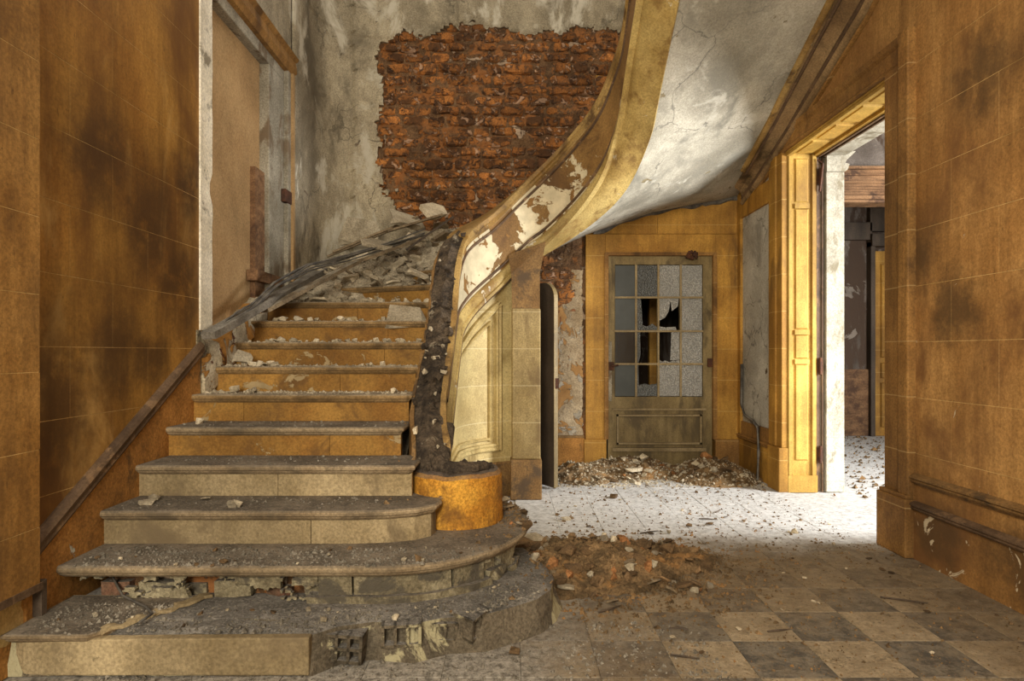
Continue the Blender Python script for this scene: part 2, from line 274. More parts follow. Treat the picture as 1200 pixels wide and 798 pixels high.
# ------------------------------------------------------------------ mesh helpers
class MB:
    def __init__(s): s.v = []; s.f = []
    def add(s, vs, fs):
        o = len(s.v); s.v += [tuple(v) for v in vs]; s.f += [tuple(i+o for i in f) for f in fs]; return s
    def box(s, x0, x1, y0, y1, z0, z1):
        vs = [(x, y, z) for z in (z0, z1) for y in (y0, y1) for x in (x0, x1)]
        return s.add(vs, [(0, 2, 3, 1), (4, 5, 7, 6), (0, 1, 5, 4), (2, 6, 7, 3), (0, 4, 6, 2), (1, 3, 7, 5)])
    def rings(s, rings, closed=True, caps=True):
        n = len(rings[0]); vs = [p for r in rings for p in r]; fs = []
        for i in range(len(rings)-1):
            for j in range(n if closed else n-1):
                k = (j+1) % n; fs.append((i*n+j, i*n+k, (i+1)*n+k, (i+1)*n+j))
        if caps and closed:
            fs.append(tuple(range(n-1, -1, -1))); fs.append(tuple((len(rings)-1)*n+j for j in range(n)))
        return s.add(vs, fs)
    def prism(s, poly, z0, z1): return s.rings([[(x, y, z0) for x, y in poly], [(x, y, z1) for x, y in poly]])
    def extr(s, pts, vec):
        v = Vector(vec); return s.rings([[Vector(p) for p in pts], [Vector(p)+v for p in pts]])
    def tube(s, path, r, n=8):
        P = [Vector(p) for p in path]; rings = []
        up = Vector((0.13, 0.21, 0.97)).normalized()
        for i, p in enumerate(P):
            d = (P[min(i+1, len(P)-1)]-P[max(i-1, 0)]).normalized()
            a = d.cross(up).normalized(); b = a.cross(d)
            rr = r[i] if isinstance(r, (list, tuple)) else r
            rings.append([p + a*math.cos(2*PI*k/n)*rr + b*math.sin(2*PI*k/n)*rr for k in range(n)])
        return s.rings(rings)
    def bar(s, p0, p1, w, h, up=(0, 0, 1), seg=1, jit=0.0):
        p0, p1 = Vector(p0), Vector(p1); d = (p1-p0).normalized()
        a = d.cross(Vector(up)).normalized(); b = a.cross(d).normalized(); rings = []
        for i in range(seg+1):
            c = p0.lerp(p1, i/seg)
            c = c + (a*R.uniform(-1, 1)+b*R.uniform(-1, 1))*jit
            rings.append([c+a*x*w/2+b*y*h/2 for x, y in ((-1, -1), (1, -1), (1, 1), (-1, 1))])
        return s.rings(rings)
    def mould(s, p0, p1, out, prof):
        """profile points (outward, up) extruded from p0 to p1; up is perpendicular to the run and to out"""
        p0, p1, out = Vector(p0), Vector(p1), Vector(out).normalized()
        d = (p1-p0).normalized(); up = d.cross(out)
        if up.z < 0 or (abs(up.z) < 1e-6 and (up.x+up.y) < 0): up = -up
        return s.rings([[p+out*o+up*u for o, u in prof] for p in (p0, p1)])
    def build(s, name, m, parent=None, smooth=False, bevel=0.0):
        me = bpy.data.meshes.new(name); me.from_pydata(s.v, [], s.f)
        bm = bmesh.new(); bm.from_mesh(me); bmesh.ops.recalc_face_normals(bm, faces=bm.faces); bm.to_mesh(me); bm.free()
        if smooth:
            me.polygons.foreach_set('use_smooth', [True]*len(me.polygons))
        me.materials.append(MATS[m] if isinstance(m, str) else m)
        o = bpy.data.objects.new(name, me); COL.objects.link(o)
        if parent: o.parent = parent
        if bevel:
            b = o.modifiers.new('bevel', 'BEVEL'); b.width = bevel; b.segments = 2; b.limit_method = 'ANGLE'
        return o
def tag(o, label=None, cat=None, group=None, kind=None):
    for k, v in (('label', label), ('category', cat), ('group', group), ('kind', kind)):
        if v: o[k] = v
    return o
def empty(name, loc, label=None, cat=None, group=None, kind=None):
    o = bpy.data.objects.new(name, None); COL.objects.link(o); o.location = loc; o.empty_display_size = 0.1
    o['_e'] = 1; del o['_e']
    return tag(o, label, cat, group, kind)
def under(child, parent):
    child.parent = parent; child.matrix_parent_inverse = Matrix.Translation(parent.location).inverted(); return child
class Thing:
    """an Empty at the base; parts are built in world coordinates"""
    def __init__(s, name, loc, *a, **k): s.o = empty(name, loc, *a, **k)
    def part(s, mb, name, m, smooth=False, bevel=0.0, sub=None, label=None):
        o = mb.build(name, m, None, smooth, bevel)
        if sub: o.parent = sub; 
        else: under(o, s.o)
        if sub: o.matrix_parent_inverse = Matrix.Identity(4)
        if label: o['label'] = label
        return o
def sub_of(parent, o):      # parent is a mesh part built in world space (identity basis)
    o.parent = parent; return o
def clip(poly, a, b, c):    # keep a*x+b*y<=c
    out = []
    for i in range(len(poly)):
        p, q = poly[i], poly[(i+1) % len(poly)]
        fp, fq = a*p[0]+b*p[1]-c, a*q[0]+b*q[1]-c
        if fp <= 0: out.append(p)
        if (fp < 0 < fq) or (fq < 0 < fp):
            t = fp/(fp-fq); out.append((p[0]+t*(q[0]-p[0]), p[1]+t*(q[1]-p[1])))
    return out
def inpoly(x, y, P):
    c = False; j = len(P)-1
    for i in range(len(P)):
        if (P[i][1] > y) != (P[j][1] > y) and x < (P[j][0]-P[i][0])*(y-P[i][1])/(P[j][1]-P[i][1])+P[i][0]: c = not c
        j = i
    return c
def nz(*p): return noise.noise(Vector(p))
def fbm(x, y, z=0.0, o=4): return noise.fractal(Vector((x, y, z)), 0.8, 2.1, o)

def blocks_x(parent, xface, sgn, y0, y1, z0, z1, pitch_z, off_z, pitch_y, off_y, m, cuts=(), gap=0.0036, th=0.006):
    """ashlar blocks on a wall plane x = const, each its own piece; sgn = direction the face looks to"""
    k0 = math.floor((z0-off_z)/pitch_z); k1 = math.ceil((z1-off_z)/pitch_z)
    for k in range(k0, k1):
        st = (k % 2)*pitch_y/2
        j0 = math.floor((y0-off_y-st)/pitch_y); j1 = math.ceil((y1-off_y-st)/pitch_y)
        for j in range(j0, j1):
            a, b = max(y0, off_y+st+j*pitch_y+gap/2), min(y1, off_y+st+(j+1)*pitch_y-gap/2)
            c, d = max(z0, off_z+k*pitch_z+gap/2), min(z1, off_z+(k+1)*pitch_z-gap/2)
            if b-a < 0.03 or d-c < 0.03: continue
            poly = [(a, c), (b, c), (b, d), (a, d)]
            for q in cuts: poly = clip(poly, *q) if poly else poly
            if len(poly) < 3: continue
            mb = MB(); mb.extr([(xface-sgn*th, y, z) for y, z in poly], (sgn*th, 0, 0))
            mb.build('wall_block', m, parent)

XL, XR, YB = -2.09, 2.62, 7.2
RISE = 0.176
D = lambda k: 2.57+0.305*(k-1)

# ------------------------------------------------------------------ floor with tiles
fl = MB().box(-2.7, 6.6, -1.5, 10.2, -0.2, -0.006).build('floor', 'grout_dust')
tag(fl, 'dusty floor of cream and black checkered stone tiles', 'floor', kind='structure')
TP = 0.3265
tm = {}
for c in (0, 1):
    mb = MB(); g = 0.0012; e = TP/2-g
    mb.rings([[(-e, -e, -0.012), (e, -e, -0.012), (e, e, -0.012), (-e, e, -0.012)],
              [(-e, -e, -0.0015), (e, -e, -0.0015), (e, e, -0.0015), (-e, e, -0.0015)],
              [(-e+.002, -e+.002, 0), (e-.002, -e+.002, 0), (e-.002, e-.002, 0), (-e+.002, e-.002, 0)]])
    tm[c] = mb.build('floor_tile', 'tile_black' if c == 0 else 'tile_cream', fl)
used = {0: 0, 1: 0}
for j in range(-2, 14):
    for i in range(-5, 8):
        x = 0.371+TP*(i+0.5); y = 2.573+0.3252*(j+0.5)
        if x > XR-0.05 or x < -2.0: continue
        if x < -0.35 and y > 2.9: continue
        if x < 0.0 and y > 5.3: continue
        c = (i+j) % 2
        if used[c] == 0: o = tm[c]; used[c] = 1
        else: o = tm[c].copy(); COL.objects.link(o)
        o.location = (x, y, R.uniform(-0.0012, 0.0012)); o.rotation_euler = (R.uniform(-.002, .002), R.uniform(-.002, .002), R.uniform(-.002, .002))
        o.scale = (1, 0.3252/TP, 1)

# ------------------------------------------------------------------ left wall
wl = MB().box(-2.6, XL-0.0012, -1.5, 4.22, -0.1, 6.0).build('wall_left', 'joint_line')
tag(wl, 'tall ochre left wall painted as stone blocks with dark stains', 'wall', kind='structure')
sl = (1.36-0.494)/(4.226-2.774); zc = 0.494-sl*2.774        # stair moulding line z = sl*y+zc
blocks_x(wl, XL, 1, 2.70, 4.22, 0.3, 5.4, 0.335, 1.356, 0.64, 2.985-0.32, 'ochre_wall_left', cuts=[(sl, -1, -zc)])
# plaster skirting below the moulding
sk = MB()
pp = [(2.70, 0.0), (4.22, 0.0), (4.22, sl*4.22+zc-0.03), (2.70, sl*2.70+zc-0.03)]
n = 26
top = []; bot = []
rg = []
for i in range(n+1):
    y = 2.70+(4.22-2.70)*i/n
    rg.append([(XL-0.01, y, 0), (XL+0.012+0.006*nz(y*6, 2, 0), y, 0), (XL+0.012+0.006*nz(y*6, 5, 1), y, sl*y+zc-0.02), (XL-0.01, y, sl*y+zc-0.02)])
sk.rings(rg); sk.build('skirting', 'ochre_skirting', wl)
mo = MB(); mo.mould((XL, 2.73, sl*2.73+zc), (XL, 4.235, sl*4.235+zc), (1, 0, 0),
        [(0, -0.045), (0.02, -0.045), (0.028, -0.03), (0.022, -0.012), (0.030, -0.006), (0.036, 0.014), (0.026, 0.03), (0.012, 0.045), (0, 0.045)])
mo.build('stair_moulding', 'dark_moulding', wl)
# nearer pilaster, proud of the wall
PX = XL+0.055
MB().box(XL-0.3, PX-0.0012, -1.5, 2.715, 0.33, 6.0).build('pilaster', 'joint_line', wl)
blocks_x(wl, PX, 1, -0.2, 2.72, 0.33, 5.4, 0.335, 1.245, 1.1, 2.72, 'ochre_pilaster')
MB().box(XL-0.3, PX+0.004, 1.0, 2.735, 0.30, 0.333).build('pilaster_foot_strip', 'dark_moulding', wl)
mb = MB()
rg = []
for i in range(20):
    y = 1.0+1.72*i/19
    rg.append([(XL-0.2, y, 0), (XL+0.03+0.02*nz(y*9, 1, 0), y, 0), (XL+0.0+0.03*nz(y*9, 4, 0.5), y, 0.15), (XL-0.01+0.025*nz(y*9, 7, 0), y, 0.305), (XL-0.2, y, 0.305)])
mb.rings(rg); mb.build('broken_skirting', 'ochre_skirting', wl)
MB().box(XL-0.02, PX-0.003, 2.735, 2.765, 0.18, 0.335).build('corner_post', 'dark_wood', wl)
# broken wall end at the doorway foot
mb = MB(); rg = []
for i in range(15):
    z = 0.9+0.58*i/14
    e = 4.30+0.06*nz(z*7, 3, 0)-0.05*(i/14)
    rg.append([(XL-0.2, 4.18, z), (XL+0.008, 4.18, z), (XL+0.008+0.012*nz(z*9, 1, 2), e, z), (XL-0.03+0.03*nz(z*8, 9, 1), e+0.10+0.05*nz(z*9, 8, 0), z), (XL-0.2, e+0.12, z)])
mb.rings(rg); mb.build('broken_wall_end', 'broken_stone', wl)

mb = MB(); rg = []
for i in range(31):
    y = 4.24+1.2*i/30; zb = RISE*(1+(y-2.57)/0.305)-0.15; h = 0.30-0.16*(i/30)+0.05*nz(y*8, 1, 0)
    o1, o2 = 0.03+0.02*nz(y*9, 2, 0), 0.012+0.02*nz(y*11, 5, 0)
    rg.append([(XL-0.15, y, zb), (XL+o1, y, zb), (XL+o1, y, zb+h*.5), (XL+o2, y, zb+h), (XL-0.15, y, zb+h+0.03)])
mb.rings(rg); mb.build('broken_stair_skirting', 'torn_skirting', wl)
# upper-left doorway closed with a board
d1 = Thing('door_1', (XL-0.15, 4.9, 1.5), 'tall boarded-up doorway beside the upper stairs in the left wall', 'doorway', kind='structure')
d1.part(MB().box(-2.22, -2.195, 4.25, 5.62, 1.2, 4.2), 'board', 'hardboard', label='tan hardboard sheet closing the doorway')
mb = MB(); rg = []
for i in range(60):
    z = 1.48+4.3*i/59
    e = 4.385+0.012*nz(z*5, 0, 0)+(0.03*nz(z*14, 2, 1) if 2.2 < z < 2.75 else 0)-(0.035 if 2.42 < z < 2.55 else 0)
    rg.append([(-2.22, 4.222, z), (XL+0.012, 4.222, z), (XL+0.012, e, z), (-2.22, e, z)])
mb.rings(rg); d1.part(mb, 'white_jamb_edge', 'white_paint', label='white chipped jamb edge')
d1.part(MB().box(-2.5, XL-0.02, 5.50, 5.859, 1.2, 3.859), 'jamb', 'jamb_grey', bevel=0.008)
d1.part(MB().box(-2.5, XL+0.02, 5.86, 6.03, 1.2, 4.01), 'architrave', 'jamb_grey', bevel=0.01)
d1.part(MB().box(XL+0.02, XL+0.045, 5.93, 5.975, 2.0, 3.96), 'pale_bead', 'hardboard')
d1.part(MB().box(-2.5, XL-0.02, 4.3, 5.872, 3.86, 4.02), 'lintel', 'jamb_grey', bevel=0.008)
d1.part(MB().mould((XL-0.03, 4.3, 3.98), (XL-0.03, 6.05, 3.98), (1, 0, 0), [(0, -0.03), (0.05, -0.02), (0.07, 0.04), (0.06, 0.12), (0.09, 0.16), (0, 0.16)]), 'lintel_moulding', 'brown_casing')
d1.part(MB().box(XL-0.022, XL+0.03, 5.78, 5.95, 2.72, 2.84), 'rusty_strike', 'rust', bevel=0.01)
d1.part(MB().box(-2.195, -2.15, 5.30, 5.50, 1.5, 2.9), 'inner_post', 'carved_beam')
d1.part(MB().box(-2.19, -2.10, 5.22, 5.80, 1.93, 2.02), 'threshold_block', 'carved_beam')
d1.part(MB().box(-2.6, -2.5, 4.2, 6.05, -0.1, 6.0), 'backing', 'outer_masonry')
wu = MB().box(-2.6, XL, 4.22, 6.029, 3.99, 6.0).build('wall_over_doorway', 'grey_plaster', wl)
MB().box(-2.6, XL, 4.22, 6.03, -0.1, 1.2).build('wall_under_doorway', 'ochre_skirting', wl)

# ------------------------------------------------------------------ back wall: curved corner, bricks, plaster skin
CR = 0.6
def W(u, o=0.0):
    """along the wall face from the doorway (u=0) round the corner to the right; o = offset into the room"""
    L1 = 6.6-6.0; L2 = CR*PI/2
    if u < L1: return (XL+o, 6.0+u)
    if u < L1+L2:
        a = (u-L1)/CR; return (XL+CR-(CR-o)*math.cos(a), 6.6+(CR-o)*math.sin(a))
    return (XL+CR+(u-L1-L2), YB-o)
U0 = 0.6+CR*PI/2 - (XL+CR)      # u = U0 + x on the straight part
wk = MB()
us = [i*0.08 for i in range(23)]+[U0+x for x in (-1.0, 0, 0.98)]
wk.rings([[(*W(u, 0), -0.1), (*W(u, 0), 6.0), (*W(u, -0.35), 6.0), (*W(u, -0.35), -0.1)] for u in us])
wb_ = wk.build('wall_back', 'brick_mortar')
tag(wb_, 'back wall of the stairwell, crumbling plaster over exposed orange bricks', 'wall', kind='structure')
MB().box(0.98, 2.70, YB, YB+0.35, 2.47, 6.0).build('wall_over_door', 'yellow_casing', wb_)
MB().box(2.34, 2.70, YB, YB+0.35, -0.1, 2.47).build('wall_beside_door', 'yellow_casing', wb_)
# parapet top edge in plan angle and height, used to leave out bricks hidden behind the stair
HOLE = [(-1.50, 4.93), (-1.2, 4.98), (-0.9, 4.96), (-0.4, 5.06), (0.0, 5.00), (0.4, 4.98), (0.9, 5.04), (1.5, 5.0), (1.6, 2.3), (-0.5, 2.3),
        (-0.62, 2.62), (-0.95, 2.68), (-1.22, 2.90), (-1.42, 3.20), (-1.50, 3.45), (-1.40, 3.6), (-1.47, 3.9), (-1.46, 4.3), (-1.52, 4.6)]
PATCH = [(0.50, 2.15, 0.21, 0.30)]
def plastered(x, z):
    if x > 0.84 and z < 2.9: return False
    j = 0.17*fbm(x*3.2, z*3.2, 1.0, 5)
    k = 0.15*fbm(x*3.2+9, z*3.2, 4.0, 5)
    if inpoly(x+j, z+k, HOLE): return False
    for (px_, pz_, rx, rz) in PATCH:
        if ((x+j-px_)/rx)**2+((z+k-pz_)/rz)**2 < 1: return False
    return True
def plaster_skin(name, u0, u1, z0, z1, m, st=0.03, base=0.03, thick=None, keep=None):
    nu = int((u1-u0)/st); nv = int((z1-z0)/st)
    cell = {}
    for i in range(nu):
        for j in range(nv):
            u = u0+(i+.5)*st; z = z0+(j+.5)*st
            if keep and not keep(u-U0, z): continue
            if plastered(u-U0, z): cell[(i, j)] = 1
    vid = {}; vs = []; fs = []
    def V(i, j, k):
        key = (i, j, k)
        if key not in vid:
            u = u0+i*st; z = z0+j*st
            edge = not all((i-a, j-b) in cell for a in (0, 1) for b in (0, 1))
            ju = jz = 0
            if edge and 0 < i < nu and 0 < j < nv: ju = R.uniform(-.45, .45)*st; jz = R.uniform(-.45, .45)*st
            off = 0.0
            if k:
                off = base + 0.012*fbm(u*2.5, z*2.5, 3) + 0.004*nz(u*14, z*14, 0)
                if thick: off += thick(u-U0, z)
                if edge: off -= 0.008
            key2 = (i, j)
            if key2 in jit: ju, jz = jit[key2]
            else: jit[key2] = (ju, jz)
            x, y = W(u+ju, off); vid[key] = len(vs); vs.append((x, y, z+jz))
        return vid[key]
    jit = {}
    for (i, j) in cell:
        fs.append((V(i, j, 1), V(i+1, j, 1), V(i+1, j+1, 1), V(i, j+1, 1)))
        for (a, b, p, q) in ((-1, 0, (i, j+1), (i, j)), (1, 0, (i+1, j), (i+1, j+1)), (0, -1, (i, j), (i+1, j)), (0, 1, (i+1, j+1), (i, j+1))):
            if (i+a, j+b) not in cell:
                fs.append((V(*p, 0), V(*q, 0), V(*q, 1), V(*p, 1)))
    mb = MB(); mb.add(vs, fs)
    return mb.build(name, m, wb_, smooth=False)
def layer(x, z):
    t = 0.0
    e = -1.80+0.05*fbm(z*2, 1.5, 0)
    if x > e and x < -0.6: t += 0.035
    if x > e and z < 3.15+0.2*fbm(x*3, 7, 0) and x < -0.6: t += 0.03
    if z > 4.9: t += 0.01
    return t
plaster_skin('plaster', 0.02, U0+1.5, 1.5, 5.8, 'grey_plaster', 0.03, 0.03, layer, lambda x, z: x < 0.1 or z > 2.5)
plaster_skin('lower_plaster', U0-0.1, U0+0.86, 0.36, 2.6, 'old_plaster_patch', 0.03, 0.02)

mb = MB(); stp = 0.022; cells = []; vid = {}
for i in range(int(3.1/stp)):
    for j in range(int(2.9/stp)):
        x, z = -1.62+i*stp, 2.25+j*stp
        if inpoly(x, z, HOLE) and not (x > 0.80 and z < 3.0): cells.append((i, j))
def mv(i, j):
    if (i, j) not in vid:
        x, z = -1.62+i*stp, 2.25+j*stp
        o = 0.012+0.030*fbm(x*3.5, z*5, 6, 5)+0.012*nz(x*30, z*30, 1)
        vid[i, j] = len(mb.v); mb.v.append((x, YB-max(-0.005, min(0.05, o)), z))
    return vid[i, j]
for (i, j) in cells: mb.f.append((mv(i, j), mv(i+1, j), mv(i+1, j+1), mv(i, j+1)))
mb.build('mortar', 'brick_mortar', wb_)
# parapet / string of the stair: plan path and heights
CX, CY, RW = 0.26, 5.2, 0.70
AK = [(-1.6, 0.655), (-1.4, 0.80), (-1.0, 1.08), (-0.5, 1.44), (-0.2, 1.72), (0.0, 1.98), (RW*math.radians(21), 2.31), (RW*math.radians(55), 2.61), (RW*math.radians(84), 2.96),
      (RW*math.radians(116), 3.33), (RW*math.radians(142), 3.62), (RW*math.radians(157), 3.84), (RW*math.radians(169), 3.98), (RW*PI, 4.12),
      (RW*PI+0.25, 4.34), (RW*PI+0.64, 4.64), (RW*PI+1.5, 5.27), (RW*PI+2.6, 6.07)]
BK = [(-1.6, 0.30), (-1.1, 0.68), (-0.5, 1.12), (-0.2, 1.33), (0.0, 1.46), (RW*math.radians(21), 1.61), (RW*math.radians(55), 1.90), (RW*math.radians(84), 2.22),
      (RW*math.radians(94), 2.31), (RW*math.radians(132), 2.73), (RW*math.radians(149), 2.94), (RW*math.radians(168), 3.24), (RW*PI, 3.39), (RW*PI+0.25, 3.60), (RW*PI+0.64, 3.885),
      (RW*PI+1.5, 4.51), (RW*PI+2.6, 5.31)]
def smooth_interp(K, s):
    if s <= K[0][0]: return K[0][1]
    for i in range(len(K)-1):
        if s <= K[i+1][0]:
            p0 = K[max(i-1, 0)]; p1 = K[i]; p2 = K[i+1]; p3 = K[min(i+2, len(K)-1)]
            t = (s-p1[0])/(p2[0]-p1[0]); h = p2[0]-p1[0]
            m1 = (p2[1]-p0[1])/(p2[0]-p0[0]); m2 = (p3[1]-p1[1])/(p3[0]-p1[0])
            return (2*t**3-3*t*t+1)*p1[1]+(t**3-2*t*t+t)*h*m1+(-2*t**3+3*t*t)*p2[1]+(t**3-t*t)*h*m2
    return K[-1][1]
def path(s):
    """well-side face of the string: position and unit vector towards the well"""
    xs = CX-RW
    if s <= 0:
        y = CY+s; curl = max(0.0, (-s-1.0)/0.6)            # curls in towards the newel at the foot
        return (xs+0.13*curl*curl, y), (1.0, 0.0)
    if s <= RW*PI:
        a = PI-s/RW; return (CX+RW*math.cos(a), CY+RW*math.sin(a)), (-math.cos(a), -math.sin(a))
    return (CX+RW, CY-(s-RW*PI)), (-1.0, 0.0)
def A(s): return smooth_interp(AK, s)
def B(s): return smooth_interp(BK, s)
def at(s, off, z):
    p, n = path(s); return (p[0]+n[0]*off, p[1]+n[1]*off, z)
def silhouette_x(z):        # rough x on the back wall left of which the wall is seen past the string
    for i in range(120):
        s = i*RW*PI/119; q = at(s, 0, A(s)); zz = 1.33+(q[2]-1.33)*YB/q[1]
        if zz >= z: return q[0]*YB/q[1]
    return 1.35
# bricks, each a piece of the back wall
bricks = []
for v in range(7):
    bm_ = MB(); hx, hz, dp = 0.5, 0.5, 1.0
    ring0 = [(-hx, 0, -hz), (hx, 0, -hz), (hx, 0, hz), (-hx, 0, hz)]
    ch = [(-.5, -.36), (-.38, -.5), (0.05, -.5+R.uniform(0, .08)), (.38, -.5), (.5, -.34), (.5, .36), (.36, .5), (0, .5-R.uniform(0, .09)), (-.4, .5), (-.5, .3)]
    ch = [(x+R.uniform(-.04, .04), z+R.uniform(-.12, .12)) for x, z in ch]
    r1 = [(x, 0.02, z) for x, z in ch]; r2 = [(x*0.97, -0.7*R.uniform(.7, 1), z*0.95) for x, z in ch]; r3 = [(x*0.82, -R.uniform(.75, 1.15), z*0.75) for x, z in ch]
    bm_.rings([r1, r2, r3])
    o = bm_.build('brick', 'brick_orange', wb_); bricks.append(o)
usedb = set()
z = 2.34; row = 0; nb = 0
while z < 5.06:
    h = R.uniform(0.10, 0.145)
    x = -1.62+R.uniform(-0.12, 0.05)
    while x < 1.5:
        wd = R.uniform(0.17, 0.36)
        xc, zc_ = x+wd/2, z+h/2
        hid = x > silhouette_x(zc_-0.08)+0.12
        if not hid and (inpoly(xc, zc_, HOLE) or inpoly(x+wd, zc_, HOLE) or inpoly(x, zc_, HOLE)):
            vi = R.randrange(7); src = bricks[vi]
            if vi not in usedb: o = src; usedb.add(vi)
            else: o = src.copy(); COL.objects.link(o)
            o.location = (xc, YB+0.004, zc_+R.uniform(-.012, .012)); o.scale = (wd-R.uniform(.01, .03), R.uniform(0.018, 0.055), h-R.uniform(0.008, 0.022))
            o.rotation_euler = (R.uniform(-.05, .05), R.uniform(-.07, .07), R.uniform(-.03, .03)); nb += 1
        x += wd
    z += h; row += 1
for q in range(9):            # bricks bared in the patch below the soffit
    zz = 1.88+(q//2)*0.11; xx = 0.40+(q % 2)*0.2+(q//2 % 2)*0.05
    o = bricks[q % 7].copy(); COL.objects.link(o); o.location = (xx, YB+0.004, zz); o.scale = (0.18, 0.018, 0.092); o.rotation_euler = (0, R.uniform(-.03, .03), 0)

# ------------------------------------------------------------------ right wall
wr = MB().box(XR+0.0012, 3.15, -1.5, 4.30, -0.1, 6.0).build('wall_right', 'joint_line')
tag(wr, 'ochre right wall painted as stone blocks above a moulded dado', 'wall', kind='structure')
blocks_x(wr, XR, -1, 0.3, 4.10, 0.54, 5.6, 0.36, 1.758, 0.73, 3.735-0.365, 'ochre_wall_right')
MB().box(XR, 3.15, 4.10, 6.3, 3.40, 6.0).build('wall_over_opening', 'ochre_wall_right', wr)
MB().box(XR, 3.15, 6.02, YB+0.3, -0.1, 6.0).build('far_wall_piece', 'white_plaster', wr)
# dado: skirting blocks, band and two rails
for j in range(5):
    y1 = 4.06-0.78*j; y0 = y1-0.776
    MB().box(XR-0.018, XR+0.01, y0, y1, 0.0, 0.315).build('skirting_block', 'ochre_wall_right', wr)
    MB().box(XR-0.006, XR+0.01, y0-0.39, min(y1-0.39, 4.06), 0.36, 0.49).build('dado_block', 'ochre_wall_right', wr)
MB().box(XR-0.006, XR+0.01, 3.67, 4.06, 0.36, 0.49).build('dado_block', 'ochre_wall_right', wr)
PR = [(0, -0.012), (0.014, -0.012), (0.016, 0.0), (0.034, 0.006), (0.042, 0.018), (0.032, 0.027), (0.046, 0.034), (0.046, 0.046), (0.02, 0.056), (0, 0.062)]
MB().mould((XR, 0.3, 0.315), (XR, 4.06, 0.315), (-1, 0, 0), PR).build('dado_rail', 'dark_moulding', wr)
MB().mould((XR, 0.3, 0.49), (XR, 4.06, 0.49), (-1, 0, 0), PR).build('dado_rail', 'brown_base', wr)

# opening to the adjoining room
d3 = Thing('door_3', (2.8, 5.2, 0), 'wide panelled doorway without a door leading to the bright side room', 'doorway', kind='structure')
ARC = [(0, 0), (0.035, 0), (0.045, 0.02), (0.03, 0.035), (0.03, 0.15), (0.045, 0.165), (0.05, 0.185), (0, 0.185)]
d3.part(MB().box(XR-0.035, XR+0.02, 4.165, 4.345, 0.40, 3.36), 'architrave', 'brown_casing', bevel=0.006)
d3.part(MB().box(XR-0.055, XR+0.02, 4.06, 4.168, 0.40, 3.44), 'back_band', 'brown_casing', bevel=0.01)
d3.part(MB().box(XR-0.075, XR+0.02, 4.055, 4.375, 0.0, 0.38), 'plinth_block', 'brown_casing', bevel=0.008)
d3.part(MB().box(XR-0.065, XR+0.02, 4.06, 4.36, 0.38, 0.405), 'plinth_cap', 'brown_casing', bevel=0.006)
# header
d3.part(MB().mould((XR, 4.075, 3.24), (XR, 6.232, 3.24), (-1, 0, 0), [(0, 0), (0.03, 0), (0.042, 0.012), (0.03, 0.03), (0.03, 0.12), (0.05, 0.14), (0.06, 0.175), (0, 0.185)]), 'header', 'brown_casing')
# left (far) casing
d3.part(MB().box(XR-0.035, XR+0.02, 5.99, 6.10, 0.42, 3.24), 'architrave', 'yellow_casing', bevel=0.006)
d3.part(MB().box(XR-0.05, XR+0.02, 6.10, 6.22, 0.42, 3.24), 'back_band', 'yellow_casing', bevel=0.01)
d3.part(MB().box(XR-0.07, XR+0.02, 5.97, 6.24, 0.0, 0.42), 'plinth_block', 'yellow_casing', bevel=0.008)
# far reveal facing the camera: panelled wood lining, groove, stone jamb
YJ = 6.0
rv = d3.part(MB().box(XR+0.02, XR+0.30, YJ-0.005, YJ+0.03, 0.0, 3.23), 'reveal_lining', 'yellow_reveal')
def rpanel(x0, x1, z0, z1, y, t=0.012):
    mb = MB(); mb.rings([[(x0, y, z0), (x1, y, z0), (x1, y, z1), (x0, y, z1)], [(x0+.012, y-t, z0+.012), (x1-.012, y-t, z0+.012), (x1-.012, y-t, z1-.012), (x0+.012, y-t, z1-.012)]])
    return mb
for (z0, z1) in ((0.30, 1.22), (1.27, 1.50), (1.55, 2.70), (2.76, 3.18)):
    sub_of(rv, rpanel(XR+0.09, XR+0.22, z0, z1, YJ-0.005).build('reveal_panel', 'yellow_reveal'))
for z0 in (1.22, 1.50, 2.70):
    sub_of(rv, MB().box(XR+0.085, XR+0.225, YJ-0.028, YJ-0.004, z0, z0+0.045).build('panel_bead', 'yellow_reveal'))
for x0 in (XR+0.03, XR+0.255):
    sub_of(rv, MB().box(x0, x0+0.03, YJ-0.022, YJ-0.004, 0.16, 3.23).build('lining_stile', 'yellow_reveal'))
sub_of(rv, MB().box(XR+0.02, XR+0.30, YJ-0.03, YJ-0.004, 0.0, 0.16).build('lining_plinth', 'yellow_reveal'))
for i in range(3):
    d3.part(MB().box(XR+0.305+0.025*i, XR+0.322+0.025*i, YJ+0.0+0.012*(i % 2), YJ+0.05, 0.0, 3.23), 'frame_bead', 'dark_moulding')
for z0 in (0.28, 1.12, 2.92):
    hb = MB(); hb.tube([(XR+0.33, YJ-0.02, z0), (XR+0.33, YJ-0.02, z0+0.16)], 0.014, 8); hb.box(XR+0.30, XR+0.36, YJ-0.012, YJ+0.004, z0+0.02, z0+0.14)
    d3.part(hb, 'hinge', 'rust')
lh = MB(); lh.bar((XR+0.32, YJ-0.03, 2.86), (XR+0.34, YJ-0.05, 3.12), 0.03, 0.012); lh.bar((XR+0.34, YJ-0.05, 3.12), (XR+0.30, YJ-0.03, 3.16), 0.025, 0.012)
d3.part(lh, 'hinge_arm', 'rust')
d3.part(MB().box(XR+0.385, XR+0.56, YJ-0.02, YJ+0.35, 0.0, 3.05), 'stone_jamb', 'white_stone', bevel=0.008)
cb = MB()
prof = [(0.385, 3.05), (0.56, 3.05), (0.585, 3.07), (0.60, 3.12), (0.56, 3.13), (0.575, 3.16), (0.66, 3.24), (0.385, 3.24)]
cb.extr([(XR+x, YJ-0.035, zz) for x, zz in prof], (0, 0.4, 0)); d3.part(cb, 'jamb_capital', 'white_stone')
